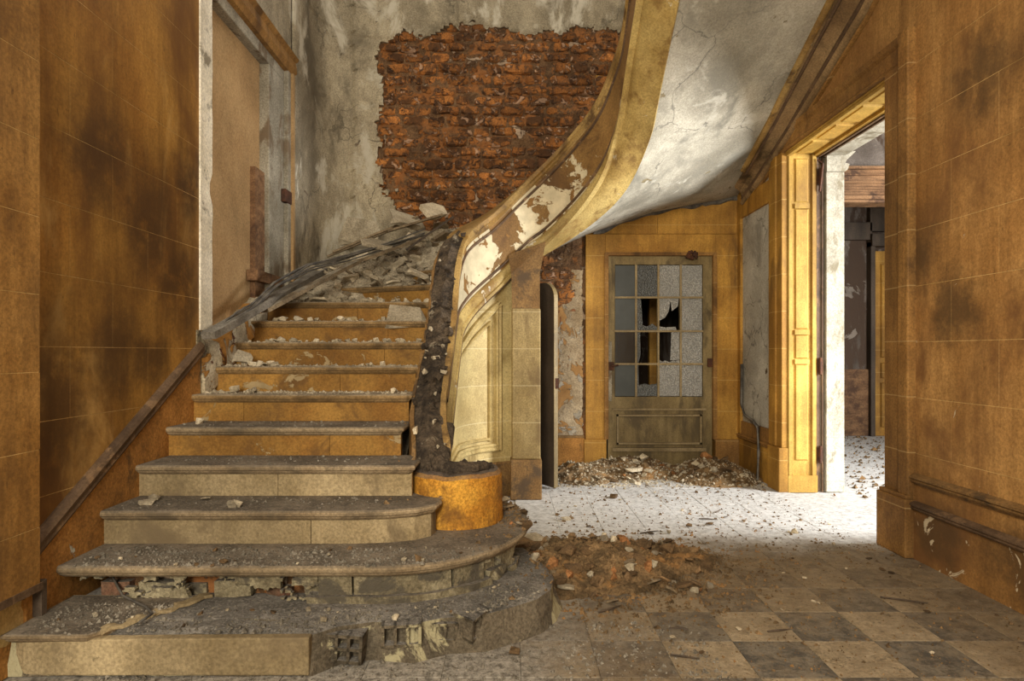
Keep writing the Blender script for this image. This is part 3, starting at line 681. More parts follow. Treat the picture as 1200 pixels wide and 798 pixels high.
# near reveal (faces away from the camera) and lintel soffit with panels
d3.part(MB().box(XR+0.0, 3.18, 4.28, 4.355, 0.0, 3.24), 'near_reveal', 'yellow_reveal')
ls = d3.part(MB().box(XR-0.0, XR+0.31, 4.34, 6.0, 3.225, 3.30), 'lintel_soffit', 'yellow_reveal')
for j in range(4):
    y0 = 4.40+0.40*j
    mb = MB(); mb.rings([[(XR+0.07, y0, 3.225), (XR+0.24, y0, 3.225), (XR+0.24, y0+.34, 3.225), (XR+0.07, y0+.34, 3.225)],
                         [(XR+0.085, y0+.015, 3.21), (XR+0.225, y0+.015, 3.21), (XR+0.225, y0+.325, 3.21), (XR+0.085, y0+.325, 3.21)]])
    sub_of(ls, mb.build('soffit_panel', 'yellow_reveal'))
for x0 in (XR+0.01, XR+0.27):
    sub_of(ls, MB().box(x0, x0+0.035, 4.34, 6.0, 3.20, 3.226).build('soffit_bead', 'yellow_reveal'))
for i in range(3):
    d3.part(MB().box(XR+0.31+0.025*i, XR+0.327+0.025*i, 4.34, 6.0, 3.19+0.012*(i % 2), 3.30), 'head_bead', 'dark_moulding')
d3.part(MB().box(XR+0.385, XR+0.56, 4.34, 6.0, 3.20, 3.42), 'stone_head', 'white_stone')
# plaster panel between the opening and the back door: frame, dado and cracked trunking
fw = MB().box(XR-0.03, XR+0.01, 6.22, 6.30, 0.42, 3.3).build('panel_stile', 'yellow_casing', wr)
MB().box(XR-0.03, XR+0.01, 7.08, 7.19, 0.42, 3.3).build('panel_stile', 'yellow_casing', wr)
MB().box(XR-0.03, XR+0.01, 6.30, 7.08, 2.84, 3.06).build('panel_rail', 'yellow_casing', wr)
MB().box(XR-0.022, XR+0.01, 6.30, 7.08, 0.42, 0.56).build('panel_rail', 'brown_casing', wr)
MB().mould((XR, 6.24, 0.36), (XR, 7.19, 0.36), (-1, 0, 0), PR).build('dado_rail', 'brown_casing', wr)
MB().box(XR-0.02, XR+0.01, 6.24, 7.19, 0.0, 0.36).build('skirting_board', 'yellow_casing', wr)
mb = MB(); mb.tube([(XR-0.02, 7.06, 1.2), (XR-0.028, 7.05, 0.75), (XR-0.03, 6.95, 0.64), (XR-0.03, 6.7, 0.60), (XR-0.05, 6.52, 0.55), (XR-0.06, 6.48, 0.3), (XR-0.09, 6.44, 0.03), (XR-0.2, 6.4, 0.03)], 0.016, 7)
tag(mb.build('loose_cable', 'cable_black', None, True), 'dark loose cable hanging down the plaster panel beside the back door', 'cable')
# ------------------------------------------------------------------ back door
K = YB/737.0
bx = lambda p: (p-598)*K
bz = lambda p: 1.33+(413-p)*K
d2 = Thing('door_2', (1.7, YB, 0), 'yellow framed back door with broken frosted panes under the stairs', 'door', kind='structure')
d2.part(MB().box(bx(686), bx(709), YB-0.035, YB+0.02, 0.34, bz(275)), 'casing', 'yellow_casing', bevel=0.005)
d2.part(MB().box(bx(838), bx(864), YB-0.035, YB+0.02, 0.34, bz(275)), 'casing', 'yellow_casing', bevel=0.005)
d2.part(MB().box(bx(709), bx(838), YB-0.035, YB+0.02, bz(297), bz(275)), 'casing_head', 'yellow_casing', bevel=0.005)
d2.part(MB().box(bx(684), bx(710), YB-0.055, YB+0.02, 0.0, 0.34), 'plinth_block', 'yellow_casing', bevel=0.006)
d2.part(MB().box(bx(837), bx(866)-0.01, YB-0.055, YB+0.02, 0.0, 0.34), 'plinth_block', 'brown_casing', bevel=0.006)
for a, b, c, d in ((bx(708), bx(712.5), 0.34, bz(297)), (bx(834.5), bx(839), 0.34, bz(297)), (bx(708.3), bx(838.7), bz(300), bz(296.2))):
    d2.part(MB().box(a, b, YB-0.05-0.002*(d > bz(296.5)), YB+0.02, c, d), 'bead', 'brown_casing')
for a, b in ((bx(688), bx(770)), (bx(770)+.006, bx(864))):
    d2.part(MB().box(a, b, YB-0.012, YB+0.01, bz(274), bz(225)), 'overdoor_block', 'yellow_casing')
LX0, LX1, LZ1 = bx(712.5), bx(834.5), bz(300)
PXE = [bx(p) for p in (720.6, 745.5, 771.7, 798, 824)]; PZE = [bz(p) for p in (310, 348.5, 388, 426.5, 465)]
lf = MB(); y0, y1 = YB+0.0, YB+0.045
lf.box(LX0, PXE[0], y0, y1, 0.02, LZ1); lf.box(PXE[4], LX1, y0, y1, 0.02, LZ1)
lf.box(PXE[0], PXE[4], y0, y1, PZE[0], LZ1); lf.box(PXE[0], PXE[4], y0, y1, 0.66, PZE[4]); lf.box(PXE[0], PXE[4], y0, y1, 0.02, 0.24)
leaf = d2.part(lf, 'door_leaf', 'door_olive')
for q in (1, 2, 3):
    sub_of(leaf, MB().box(PXE[q]-0.011, PXE[q]+0.011, y0-0.004, y1-0.004, PZE[4], PZE[0]).build('muntin', 'muntin_brown'))
    sub_of(leaf, MB().box(PXE[0], PXE[4], y0-0.008, y1-0.006, PZE[q]-0.011, PZE[q]+0.011).build('muntin', 'muntin_brown'))
pm = MB(); pm.box(PXE[0], PXE[4], y0+0.012, y1-0.01, 0.24, 0.66); sub_of(leaf, pm.build('lower_panel', 'door_olive'))
for a, b, c, d in ((PXE[0]+.02, PXE[4]-.02, 0.28, 0.30), (PXE[0]+.02, PXE[4]-.02, 0.60, 0.62), (PXE[0]+.02, PXE[0]+.04, 0.28, 0.62), (PXE[4]-.04, PXE[4]-.02, 0.28, 0.62), (PXE[0]-0.03, PXE[4]+.03, 0.67, 0.69), (PXE[0]-0.03, PXE[4]+.03, 0.20, 0.24)):
    sub_of(leaf, MB().box(a, b, y0-0.022, y0+0.02, c, d).build('panel_moulding', 'muntin_brown'))
hd = MB(); hd.box(bx(711), bx(719), y0-0.03, y0, bz(434), bz(424)); hd.tube([(bx(716), y0-0.04, bz(429)), (bx(724), y0-0.045, bz(427.5))], 0.01)
sub_of(leaf, hd.build('rusty_lock', 'rust'))
hp = MB(); hp.box(bx(712.5), bx(717), y0-0.012, y0+0.001, bz(470), bz(400)); sub_of(leaf, hp.build('lock_plate', 'jamb_grey'))
sub_of(leaf, MB().box(bx(829), bx(835), y0-0.02, y0+0.001, bz(430), bz(420)).build('hinge', 'rust'))
cl = MB()
for q in range(6): cl.tube([(bx(804+2*q), y0-0.05, bz(303-(q % 3)*3)), (bx(806+1.6*q), y0-0.07, bz(295+(q % 2)*9))], [0.028, 0.012], 6)
d2.part(cl, 'rusty_closer', 'rust', label='rusty remains of a door closer')
def pane(r, c, m, poly=None):
    x0, x1 = PXE[c]+.006, PXE[c+1]-.006; z1, z0 = PZE[r]-.006, PZE[r+1]+.006
    P = poly or [(0, 0), (1, 0), (1, 1), (0, 1)]
    mb = MB(); mb.extr([(x0+(x1-x0)*u, y0+0.018, z0+(z1-z0)*v) for u, v in P], (0, 0.005, 0))
    sub_of(leaf, mb.build('pane', m))
for r in range(4):
    pane(r, 3, 'glass_frosted')
for r, m in ((0, 'glass_grey'), (1, 'glass_grey'), (2, 'glass_clear'), (3, 'glass_grey')): pane(r, 0, m)
pane(0, 1, 'glass_dull'); pane(0, 2, 'glass_frosted'); pane(3, 2, 'glass_frosted')
pane(1, 1, 'glass_dull', [(0, 0), (1, 0), (1, .1), (.75, .22), (.5, .12), (.3, .17), (.22, 1), (0, 1)])
pane(1, 2, 'glass_frosted', [(0, 0.3), (0.3, 0.4), (0.48, 0.6), (0.56, 0.92), (.62, .6), (.9, .75), (.95, 1), (0, 1)])
pane(1, 2, 'glass_frosted', [(0, 0), (.85, 0), (.8, .12), (.3, .1), (0, .14)])
pane(2, 2, 'glass_frosted', [(0, 0), (1, 0), (1, .14), (.8, .06), (.7, .1), (.5, .04), (.3, .1), (.2, .05), (0, .12)])
pane(2, 2, 'glass_frosted', [(.55, .1), (1, .1), (1, 1), (.6, 1)])
pane(2, 1, 'glass_dull', [(0, 0), (.1, 0), (.2, .3), (.18, 1), (0, 1)])
pane(3, 1, 'glass_dull', [(0, 0), (1, 0), (1, .4), (.6, .36), (.4, .4), (.12, .35), (.1, 1), (0, 1)])
# the dim passage beyond the door
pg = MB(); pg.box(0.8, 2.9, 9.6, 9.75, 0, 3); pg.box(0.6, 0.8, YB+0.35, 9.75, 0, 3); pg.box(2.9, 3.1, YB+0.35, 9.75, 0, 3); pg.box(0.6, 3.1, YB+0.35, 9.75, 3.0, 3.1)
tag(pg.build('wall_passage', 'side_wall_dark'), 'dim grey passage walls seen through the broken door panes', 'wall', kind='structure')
tag(MB().box(1.86, 1.98, 8.4, 8.5, 0, 3.0).build('trim_1', 'yellow_casing'), 'pale upright post in the passage behind the broken door', 'post', kind='structure')

# wall strip left of back door: wooden skirting
MB().box(bx(628), bx(684), YB-0.045, YB, 0.0, 0.36).build('skirting_board', 'ochre_skirting', wb_)
MB().box(bx(628), bx(684), YB-0.055, YB, 0.36, 0.385).build('skirting_cap', 'brown_base', wb_)

# ------------------------------------------------------------------ adjoining room
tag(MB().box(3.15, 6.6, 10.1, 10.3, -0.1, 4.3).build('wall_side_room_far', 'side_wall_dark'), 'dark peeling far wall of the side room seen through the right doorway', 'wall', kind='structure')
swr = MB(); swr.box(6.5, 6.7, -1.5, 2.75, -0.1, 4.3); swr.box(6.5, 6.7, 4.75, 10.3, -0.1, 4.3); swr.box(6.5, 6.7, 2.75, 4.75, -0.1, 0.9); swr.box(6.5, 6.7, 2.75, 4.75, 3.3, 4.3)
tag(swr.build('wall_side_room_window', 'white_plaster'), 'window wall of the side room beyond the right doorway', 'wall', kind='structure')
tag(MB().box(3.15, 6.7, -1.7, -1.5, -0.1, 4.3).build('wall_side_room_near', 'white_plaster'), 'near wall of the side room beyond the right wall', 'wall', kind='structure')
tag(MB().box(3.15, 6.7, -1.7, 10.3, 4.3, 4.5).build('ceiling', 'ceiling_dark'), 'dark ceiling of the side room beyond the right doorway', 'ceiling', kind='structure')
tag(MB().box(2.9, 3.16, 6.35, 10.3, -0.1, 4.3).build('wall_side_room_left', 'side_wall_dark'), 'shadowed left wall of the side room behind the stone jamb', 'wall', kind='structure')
YS = 10.1
sx = lambda p: (p-598)*YS/737
szz = lambda p: 1.33+(413-p)*YS/737
d4 = Thing('door_4', (sx(1040), YS, 0), 'yellow panelled door with dark frame at far end of side room', 'door', kind='structure')
d4.part(MB().box(sx(1016), sx(1021), YS-0.12, YS, 0, szz(285)), 'frame_post', 'dark_wood')
d4.part(MB().box(sx(1016), sx(1075), YS-0.16, YS, szz(290), szz(276)), 'frame_head', 'dark_wood')
d4.part(MB().box(sx(1016), sx(1075), YS-0.10, YS, szz(272), szz(245)), 'frieze', 'dark_wood')
lf4 = d4.part(MB().box(sx(1021), sx(1070), YS-0.06, YS, 0, szz(295)), 'leaf', 'yellow_casing')
for a, b in ((500, 448), (443, 425), (419, 310)):
    sub_of(lf4, rpanel(sx(1029), sx(1046), szz(a), szz(b), YS-0.06, 0.03).build('leaf_panel', 'yellow_casing'))
tag(MB().box(sx(984), sx(1016), YS-0.05, YS, 0, 1.06).build('trim_2', 'carved_beam'), 'dark brown wainscot panel on the side room far wall', 'panelling', kind='structure')
tag(MB().box(sx(984), sx(1018), YS-0.1, YS, szz(282), szz(262)).build('trim_3', 'dark_wood'), 'dark picture moulding above the peeling side room wall', 'moulding', kind='structure')
bmT = Thing('carved_beam', (3.7, 7.7, 3.1), 'reddish brown carved wooden beam across the side room opening', 'beam')
yb = 7.7; kz = lambda p: 1.33+(413-p)*yb/737
bmT.part(MB().box(3.16, 6.5, yb, yb+0.25, kz(237), kz(196)), 'beam', 'carved_beam')
for p, t, hgt in ((196, 0.06, 3), (204, 0.03, 2), (213, 0.03, 2), (230, 0.045, 4)):
    bmT.part(MB().box(3.16, 6.5, yb-t, yb, kz(p+hgt), kz(p)), 'beam_moulding', 'carved_beam')
for j in range(4):
    bmT.part(MB().box(3.16, 6.5, yb-0.018, yb, kz(217+3.2*j+1.4), kz(217+3.2*j)), 'carved_fillet', 'carved_beam')
tag(MB().box(3.16, 6.5, yb+0.05, yb+0.3, kz(196), 4.3).build('wall_over_beam', 'side_wall_dark'), 'dark rough masonry above the carved beam in the side room', 'wall', kind='structure')

# ------------------------------------------------------------------ STAIRCASE
st = Thing('staircase', (-1.3, 3.4, 0), 'curved derelict stone staircase sweeping up round the hall', 'staircase')
def offset_poly(P, o):
    n = len(P); out = []
    for i in range(n):
        a, b, c = Vector(P[i-1]), Vector(P[i]), Vector(P[(i+1) % n])
        n1 = Vector(((b-a).y, -(b-a).x)).normalized() if (b-a).length > 1e-6 else Vector((0, 0))
        n2 = Vector(((c-b).y, -(c-b).x)).normalized() if (c-b).length > 1e-6 else Vector((0, 0))
        m = (n1+n2); m = m.normalized() if m.length > 1e-6 else n1
        k = 1/max(0.5, m.dot(n1)); out.append((b.x+m.x*o*k, b.y+m.y*o*k))
    return out
def layered(P, L): # P counter-clockwise; L: (offset, z)
    mb = MB(); mb.rings([[(x, y, z) for x, y in offset_poly(P, o)] for o, z in L]); return mb
def nosed(P, z, t=0.042):
    return layered(P, [(-0.03, z-t-0.012), (-0.016, z-t), (-0.012, z-t+0.008), (-0.003, z-t+0.014), (0.0, z-t+0.026), (-0.003, z-0.01), (-0.010, z-0.002), (-0.02, z)])
def subdiv(P, n=6, jit=0.0):
    out = []
    for i in range(len(P)):
        a, b = Vector(P[i]), Vector(P[(i+1) % len(P)])
        m = max(1, int((b-a).length/0.12)) if n else 1
        for q in range(m):
            p = a.lerp(b, q/m); out.append((p.x+R.uniform(-jit, jit), p.y+R.uniform(-jit, jit)))
    return out
STEPS = []     # (polygon, z) for resting rubble
def ell(cx, cy, rx, ry, a0, a1, n): return [(cx+rx*math.cos(math.radians(a0+(a1-a0)*i/n)), cy+ry*math.sin(math.radians(a0+(a1-a0)*i/n))) for i in range(n+1)]
# --- step 1, badly broken
core = [(-2.06, 2.615), (-0.83, 2.615), (-0.74, 2.70), (-0.60, 2.74), (-0.42, 2.72), (-0.30, 2.80), (-0.12, 2.82), (0.02, 2.92), (0.13, 3.0), (0.20, 3.12), (0.235, 3.3), (0.20, 3.5), (0.08, 3.8), (-2.06, 3.8)]
mb = MB(); Pc = subdiv(core)
lay = []
for o, z in ((0.03, 0.0), (0.012, 0.05), (0.0, 0.11), (-0.005, 0.15), (-0.04, 0.165), (-0.12, 0.166)):
    q = offset_poly(Pc, o); lay.append([(x+0.022*nz(x*9, y*9, z*8), y+0.022*nz(x*9, y*9, z*8+7), z+(0.012*nz(x*8, y*8, 2) if z > .1 else 0)) for x, y in q])
mb.rings(lay); st.part(mb, 'step_core', 'step_core')
STEPS.append((core, 0.166))
rg = [[(x, 2.575+dy, 0.005), (x, 2.62, 0.005), (x, 2.62, zt), (x, 2.575+dy, zt)] for x, dy, zt in ((-2.05, 0.03, .15), (-2.0, 0.008, .152), (-1.9, 0, .152), (-1.4, 0, .157), (-0.825, 0, .161))]
mb = MB(); mb.rings(rg); st.part(mb, 'riser', 'riser_stone', bevel=0.006)
st.part(nosed([(-2.07, 2.545), (-1.72, 2.55), (-1.66, 2.62), (-1.60, 2.70), (-1.53, 2.82), (-1.43, 2.98), (-2.07, 2.98)], 0.184, 0.03), 'broken_tread', 'tread_stone')
mb = MB(); mb.bar((-1.70, 2.60, 0.175), (-1.42, 2.98, 0.178), 0.045, 0.014, seg=12, jit=0.008); st.part(mb, 'broken_edge', 'riser_stone')
STEPS.append(([(-2.07, 2.545), (-1.72, 2.55), (-1.43, 2.98), (-2.07, 2.98)], 0.184))
# --- step 2: bullnose tread on a broken riser
P2 = [(-2.09, 2.875)]+[(-1.5, 2.875), (-1.0, 2.875)]+ell(-0.62, 3.68, 0.73, 0.805, -90, 40, 22)+[(-0.3, 4.25), (-2.09, 4.25)]
st.part(nosed(P2, 2*RISE, 0.045), 'tread', 'tread_stone')
STEPS.append((P2, 2*RISE))
st.part(layered(offset_poly(P2, -0.16), [(0, 0.12), (0, 2*RISE-0.05)]), 'riser_core', 'brick_mortar')
def edge_pts(P, i0, i1): return P[i0:i1]
front = [(-2.04, 2.915), (-0.62, 2.915)]+[(x, y) for x, y in ell(-0.62, 3.66, 0.69, 0.745, -86, 5, 20)]
def along(F, s):
    for i in range(len(F)-1):
        a, b = Vector(F[i]), Vector(F[i+1]); l = (b-a).length
        if s <= l or i == len(F)-2:
            d = (b-a).normalized(); p = a+d*s; return p, d
        s -= l
def piece(F, s0, s1, z0, z1, dep, inset=0.0, jit=0.006):
    r = []
    nseg = max(1, int((s1-s0)/0.06)); mb = MB()
    for q in range(nseg+1):
        p, d = along(F, s0+(s1-s0)*q/nseg); nrm = Vector((-d.y, d.x))
        jj = lambda: R.uniform(-jit, jit)
        a = p+nrm*inset; b = p+nrm*(inset+dep)
        r.append([(a.x+jj(), a.y+jj(), z0+jj()), (a.x+jj(), a.y+jj(), z1+jj()), (b.x, b.y, z1+jj()), (b.x, b.y, z0+jj())])
    mb.rings(r); return mb
ZT = 2*RISE-0.055
def ragged(F, s0, s1, z0, z1, inset, thr, m, name, c=0.011, th=0.03, sd=0.0):
    ns, nzz = int((s1-s0)/c), int((z1-z0)/c); cell = set()
    for i in range(ns):
        for j in range(nzz):
            q = fbm((s0+i*c)*5+sd, (z0+j*c)*11, sd, 4)
            if q > thr+0.25*(0.5-(j/nzz)): cell.add((i, j))
    mb = MB(); vid = {}; jt = {}
    def V(i, j, k):
        if (i, j, k) not in vid:
            if (i, j) not in jt: jt[i, j] = (R.uniform(-.4, .4)*c, R.uniform(-.4, .4)*c)
            p, d = along(F, max(0, s0+i*c+jt[i, j][0])); n_ = Vector((-d.y, d.x))
            o = inset+(th if k else 0.008*nz(i*.4, j*.4, sd)); p = p+n_*o
            vid[i, j, k] = len(mb.v); mb.v.append((p.x, p.y, z0+j*c+jt[i, j][1]))
        return vid[i, j, k]
    for (i, j) in cell:
        mb.f.append((V(i, j, 0), V(i+1, j, 0), V(i+1, j+1, 0), V(i, j+1, 0)))
        for (a_, b_, p, q) in ((-1, 0, (i, j+1), (i, j)), (1, 0, (i+1, j), (i+1, j+1)), (0, -1, (i, j), (i+1, j)), (0, 1, (i+1, j+1), (i, j+1))):
            if (i+a_, j+b_) not in cell: mb.f.append((V(*p, 0), V(*q, 0), V(*q, 1), V(*p, 1)))
    return st.part(mb, name, m)
ragged(front, 0.03, 1.15, 0.175, ZT+0.01, 0.02, -0.12, 'broken_stone', 'ragged_riser_render', sd=1.5)
ragged(front, 1.95, 2.45, 0.17, ZT+0.01, 0.015, -0.05, 'broken_stone', 'ragged_riser_render', sd=4.2)
x = 0.1
for (ln, lo, hi, ins) in ((0.13, .18, .235, .07), (0.18, .175, .24, .06), (0.1, .175, .22, .1), (0.17, .175, .25, .06), (0.12, .175, .215, .08), (0.16, .175, .235, .06), (0.14, .175, .235, .09)):
    st.part(piece(front, x, x+ln, lo, hi, 0.1, ins), 'riser_brick', 'brick_dusty' if R.random() < .6 else 'broken_stone'); x += ln+R.uniform(.02, .07)
for (s0, s1) in ((1.15, 1.30), (1.31, 1.78), (1.80, 1.98)):
    st.part(piece(front, s0, s1, 0.20, ZT, 0.06, 0.012, 0.003), 'riser_slab', 'broken_stone')
st.part(piece(front, 1.1, 2.02, 0.165, 0.20, 0.1, -0.012, 0.004), 'riser_foot', 'broken_stone')
for (s0, s1, a, b, ins) in ((2.0, 2.12, .22, ZT, .05), (2.02, 2.2, .17, .22, .01), (2.13, 2.32, .20, ZT, .03), (2.22, 2.36, .165, .2, .0), (2.34, 2.44, .22, ZT-.02, .06)):
    st.part(piece(front, s0, s1, a, b, 0.08, ins, 0.012), 'riser_fragment', 'broken_stone')
# --- straight steps 3..10
def riser(x0, x1, y, z0, z1, m, cutx=None):
    xs = [x0]+(cutx or [])+[x1]
    for a, b in zip(xs[:-1], xs[1:]):
        st.part(MB().box(a+.0015, b-.0015, y, y+0.05, z0, z1), 'riser', m)
P3 = [(-2.09, D(3)), (-0.80, D(3)), (-0.62, D(3)+0.02), (-0.48, D(3)+0.07), (-0.39, D(3)+0.15), (-0.37, D(3)+0.24), (-0.40, D(3)+0.45), (-2.09, D(3)+0.45)]
st.part(nosed(P3, 3*RISE), 'tread', 'tread_stone'); STEPS.append((P3, 3*RISE))
P3r = offset_poly(P3, -0.035)
xr3 = -1.02
st.part(MB().prism([(-2.08, D(3)+.035), (xr3-.002, D(3)+.035), (xr3-.002, D(3)+.1), (-2.08, D(3)+.1)], 2*RISE-.004, 3*RISE-.045), 'riser', 'riser_stone')
st.part(MB().prism([(xr3+.002, D(3)+.035)]+[p for p in P3r[1:7]]+[(xr3+.002, D(3)+.4)], 2*RISE-.004, 3*RISE-.045), 'riser', 'riser_stone')
XI = -0.645
cuts = {4: [-1.3], 5: [-1.1], 6: [-1.75], 7: [-1.2], 8: [-0.95], 9: [-0.98], 10: [-1.3]}
for k in range(4, 11):
    xr = -0.53 if k == 4 else XI
    P = [(XL, D(k)), (xr, D(k)), (xr, D(k)+0.37), (XL, D(k)+0.37)]
    P = [(XL, D(k)), (-1.4, D(k)+R.uniform(-.002, .002)), (xr-0.03, D(k)), (xr, D(k)+0.02), (xr, D(k)+0.37), (XL, D(k)+0.37)]
    st.part(nosed(P, k*RISE), 'tread', 'tread_stone' if k < 6 else 'tread_upper'); STEPS.append((P, k*RISE))
    riser(XL, xr-0.02, D(k)+0.035, (k-1)*RISE-.004, k*RISE-.045, 'riser_stone' if k < 5 else 'riser_ochre', cuts[k])
# --- winders
TH = {11: 160, 12: 145, 13: 131, 14: 118, 15: 105, 16: 92, 17: 79, 18: 66}
def outer_hit(th):
    c, s = math.cos(math.radians(th)), math.sin(math.radians(th)); t = 9
    if c < 0: t = min(t, (XL+0.03-CX)/c)
    if s > 0: t = min(t, (YB-0.04-CY)/s)
    if c > 0: t = min(t, (XR-CX)/c)
    p = Vector((CX+c*t, CY+s*t))
    if p.x < XL+CR and p.y > 6.6:      # rounded corner
        q = Vector((XL+CR, 6.6)); v = p-q
        if v.length > CR-0.04: p = q+v.normalized()*(CR-0.04)
    return (p.x, p.y)
def inner_hit(th): return (CX+0.86*math.cos(math.radians(th)), CY+0.86*math.sin(math.radians(th)))
for k in range(11, 18):
    t0, t1 = TH[k], TH[k+1]-6
    P = [inner_hit(t0), inner_hit(t1)]
    P = [inner_hit(t1), inner_hit(t0)][::-1]
    outer = [outer_hit(t1+(t0-t1)*q/6) for q in range(7)]
    poly = [inner_hit(t0)]+[inner_hit(t1)]+outer
    ar = sum(poly[i-1][0]*poly[i][1]-poly[i][0]*poly[i-1][1] for i in range(len(poly)))
    if ar < 0: poly = poly[::-1]
    st.part(nosed(poly, k*RISE), 'winder_tread', 'tread_upper'); STEPS.append((poly, k*RISE))
    a, b = Vector(inner_hit(t0-2)), Vector(outer_hit(t0-2)); mb = MB()
    mb.bar((a.x, a.y, k*RISE-0.055-(RISE-0.05)/2), (b.x, b.y, k*RISE-0.055-(RISE-0.05)/2), 0.04, RISE-0.05)
    st.part(mb, 'riser', 'riser_ochre')
# --- solid carriage beneath the first flight (hidden core, keeps light out)
mb = MB(); mb.extr([(XL, D(4)+.1, 0), (XL, D(11), 0), (XL, D(11), 9.4*RISE), (XL, D(4)+.1, 2.2*RISE)], (XI-XL-0.02, 0, 0)); st.part(mb, 'carriage', 'outer_masonry')

def lump(c, s):
    mb = MB(); mb.box(-1, 1, -1, 1, -1, 1); rm = Matrix.Rotation(R.uniform(0, 6), 3, Vector((R.random(), R.random(), 1)).normalized())
    k = [R.uniform(.6, 1.1) for _ in range(3)]
    mb.v = [tuple(Vector(c)+rm @ Vector([v[a]*k[a]*s*R.uniform(.45, .9) for a in range(3)])) for v in mb.v]; return mb
# --- newel pedestal with broken top
mb = MB(); rg = []
for z, r in ((2*RISE-.004, 0.272), (0.46, 0.268), (0.60, 0.266), (0.625, 0.264), (0.645, 0.245), (0.655, 0.12)):
    rg.append([(-0.315+r*1.0*math.cos(2*PI*i/48)+0.004*nz(3*i, z*8, 1), 3.725+r*math.sin(2*PI*i/48), z+(0.012*nz(i*.4, 4, z) if z > .6 else 0)) for i in range(48)])
mb.rings(rg); st.part(mb, 'newel_pedestal', 'newel_ochre', smooth=False)
for i in range(26):
    a = R.uniform(0, 2*PI); r = 0.22*math.sqrt(R.random()); c = Vector((-0.315+r*math.cos(a), 3.725+r*math.sin(a), 0.65)); s = R.uniform(.012, .035)
    mb = lump(c, s)
    st.part(mb, 'mortar_lump', 'string_rubble_top')
mb = MB(); mb.tube([(-0.40, 3.98, 0.86), (-0.40, 3.86, 0.755), (-0.42, 3.74, 0.69), (-0.40, 3.62, 0.662), (-0.31, 3.56, 0.655), (-0.20, 3.60, 0.655), (-0.14, 3.70, 0.655), (-0.17, 3.80, 0.655)], [0.05, 0.055, 0.06, 0.055, 0.05, 0.042, 0.03, 0.02], 8)
mb.v = [(x+0.02*nz(x*12, y*12, z*12), y+0.02*nz(x*12, y*12, z*12+5), z+0.015*nz(x*15, y*15, 3)) for x, y, z in mb.v]
st.part(mb, 'broken_volute', 'string_rubble_top')
# --- string: face, mouldings, underside
def sweep(prof, s0, s1, n, top=True, jit=None, closed=True):
    """prof: list of functions-free tuples (offset to well, height fraction a between B (0) and A (1), dz)"""
    rg = []
    for i in range(n+1):
        s = s0+(s1-s0)*i/n; a, b = A(s), B(s); r = []
        for (o, f, dz) in prof:
            q = at(s, o, b+(a-b)*f+dz)
            if jit: q = (q[0]+jit*nz(q[0]*9, q[1]*9, q[2]*9+o*30), q[1]+jit*nz(q[0]*9+5, q[1]*9, q[2]*9), q[2]+jit*1.2*nz(q[0]*11, q[1]*11+3, q[2]*11+f*9))
            r.append(q)
        rg.append(r)
    mb = MB(); mb.rings(rg, closed); return mb
SE = RW*PI+2.5
st.part(sweep([(-0.18, 0.05, 0), (0.0, 0.05, 0), (0.0, 1, -0.055), (-0.18, 1, -0.10)], -1.38, SE, 150), 'string_wall', 'string_paint', True).data.polygons
ob = st.o.children[-1]
def flat(o): o.data.polygons.foreach_set('use_smooth', [False]*len(o.data.polygons)); return o
for o in st.o.children:
    if o.name.startswith('string_wall'): m_ = o.modifiers.new('es', 'EDGE_SPLIT'); m_.split_angle = 0.6
def smoothpart(mb, name, m):
    o = st.part(mb, name, m, True); e = o.modifiers.new('es', 'EDGE_SPLIT'); e.split_angle = 0.7; return o
smoothpart(sweep([(-0.19, 1, -0.02), (-0.19, 1, 0.02), (0.0, 1, 0.025), (0.022, 1, 0.012), (0.024, 1, -0.03), (0.010, 1, -0.05), (0.014, 1, -0.075), (0.003, 1, -0.09), (0.0, 1, -0.1)], 0.28, SE, 130), 'string_coping', 'string_gold')
smoothpart(sweep([(0, 1, -0.13), (0.012, 1, -0.135), (0.016, 1, -0.15), (0.0, 1, -0.165)], -0.9, SE, 150), 'face_bead', 'dark_moulding')
smoothpart(sweep([(0, 0, 0.185), (0.012, 0, 0.18), (0.016, 0, 0.165), (0.008, 0, 0.155), (0.0, 0, 0.15)], -0.9, SE, 150), 'face_bead', 'dark_moulding')
smoothpart(sweep([(-0.02, 0, 0.13), (0.008, 0, 0.13), (0.03, 0, 0.105), (0.038, 0, 0.06), (0.03, 0, 0.03), (0.045, 0, 0.02), (0.047, 0, -0.01), (0.02, 0, -0.022), (-0.02, 0, -0.022)], -1.25, SE, 160), 'lower_moulding', 'string_cream')
smoothpart(sweep([(0.0, 0, -0.015), (0.045, 0, -0.015), (0.05, 0, -0.022), (0.03, 0, -0.032), (0.0, 0, -0.034)], -1.2, RW*math.radians(88), 90), 'lower_edge', 'dark_moulding')
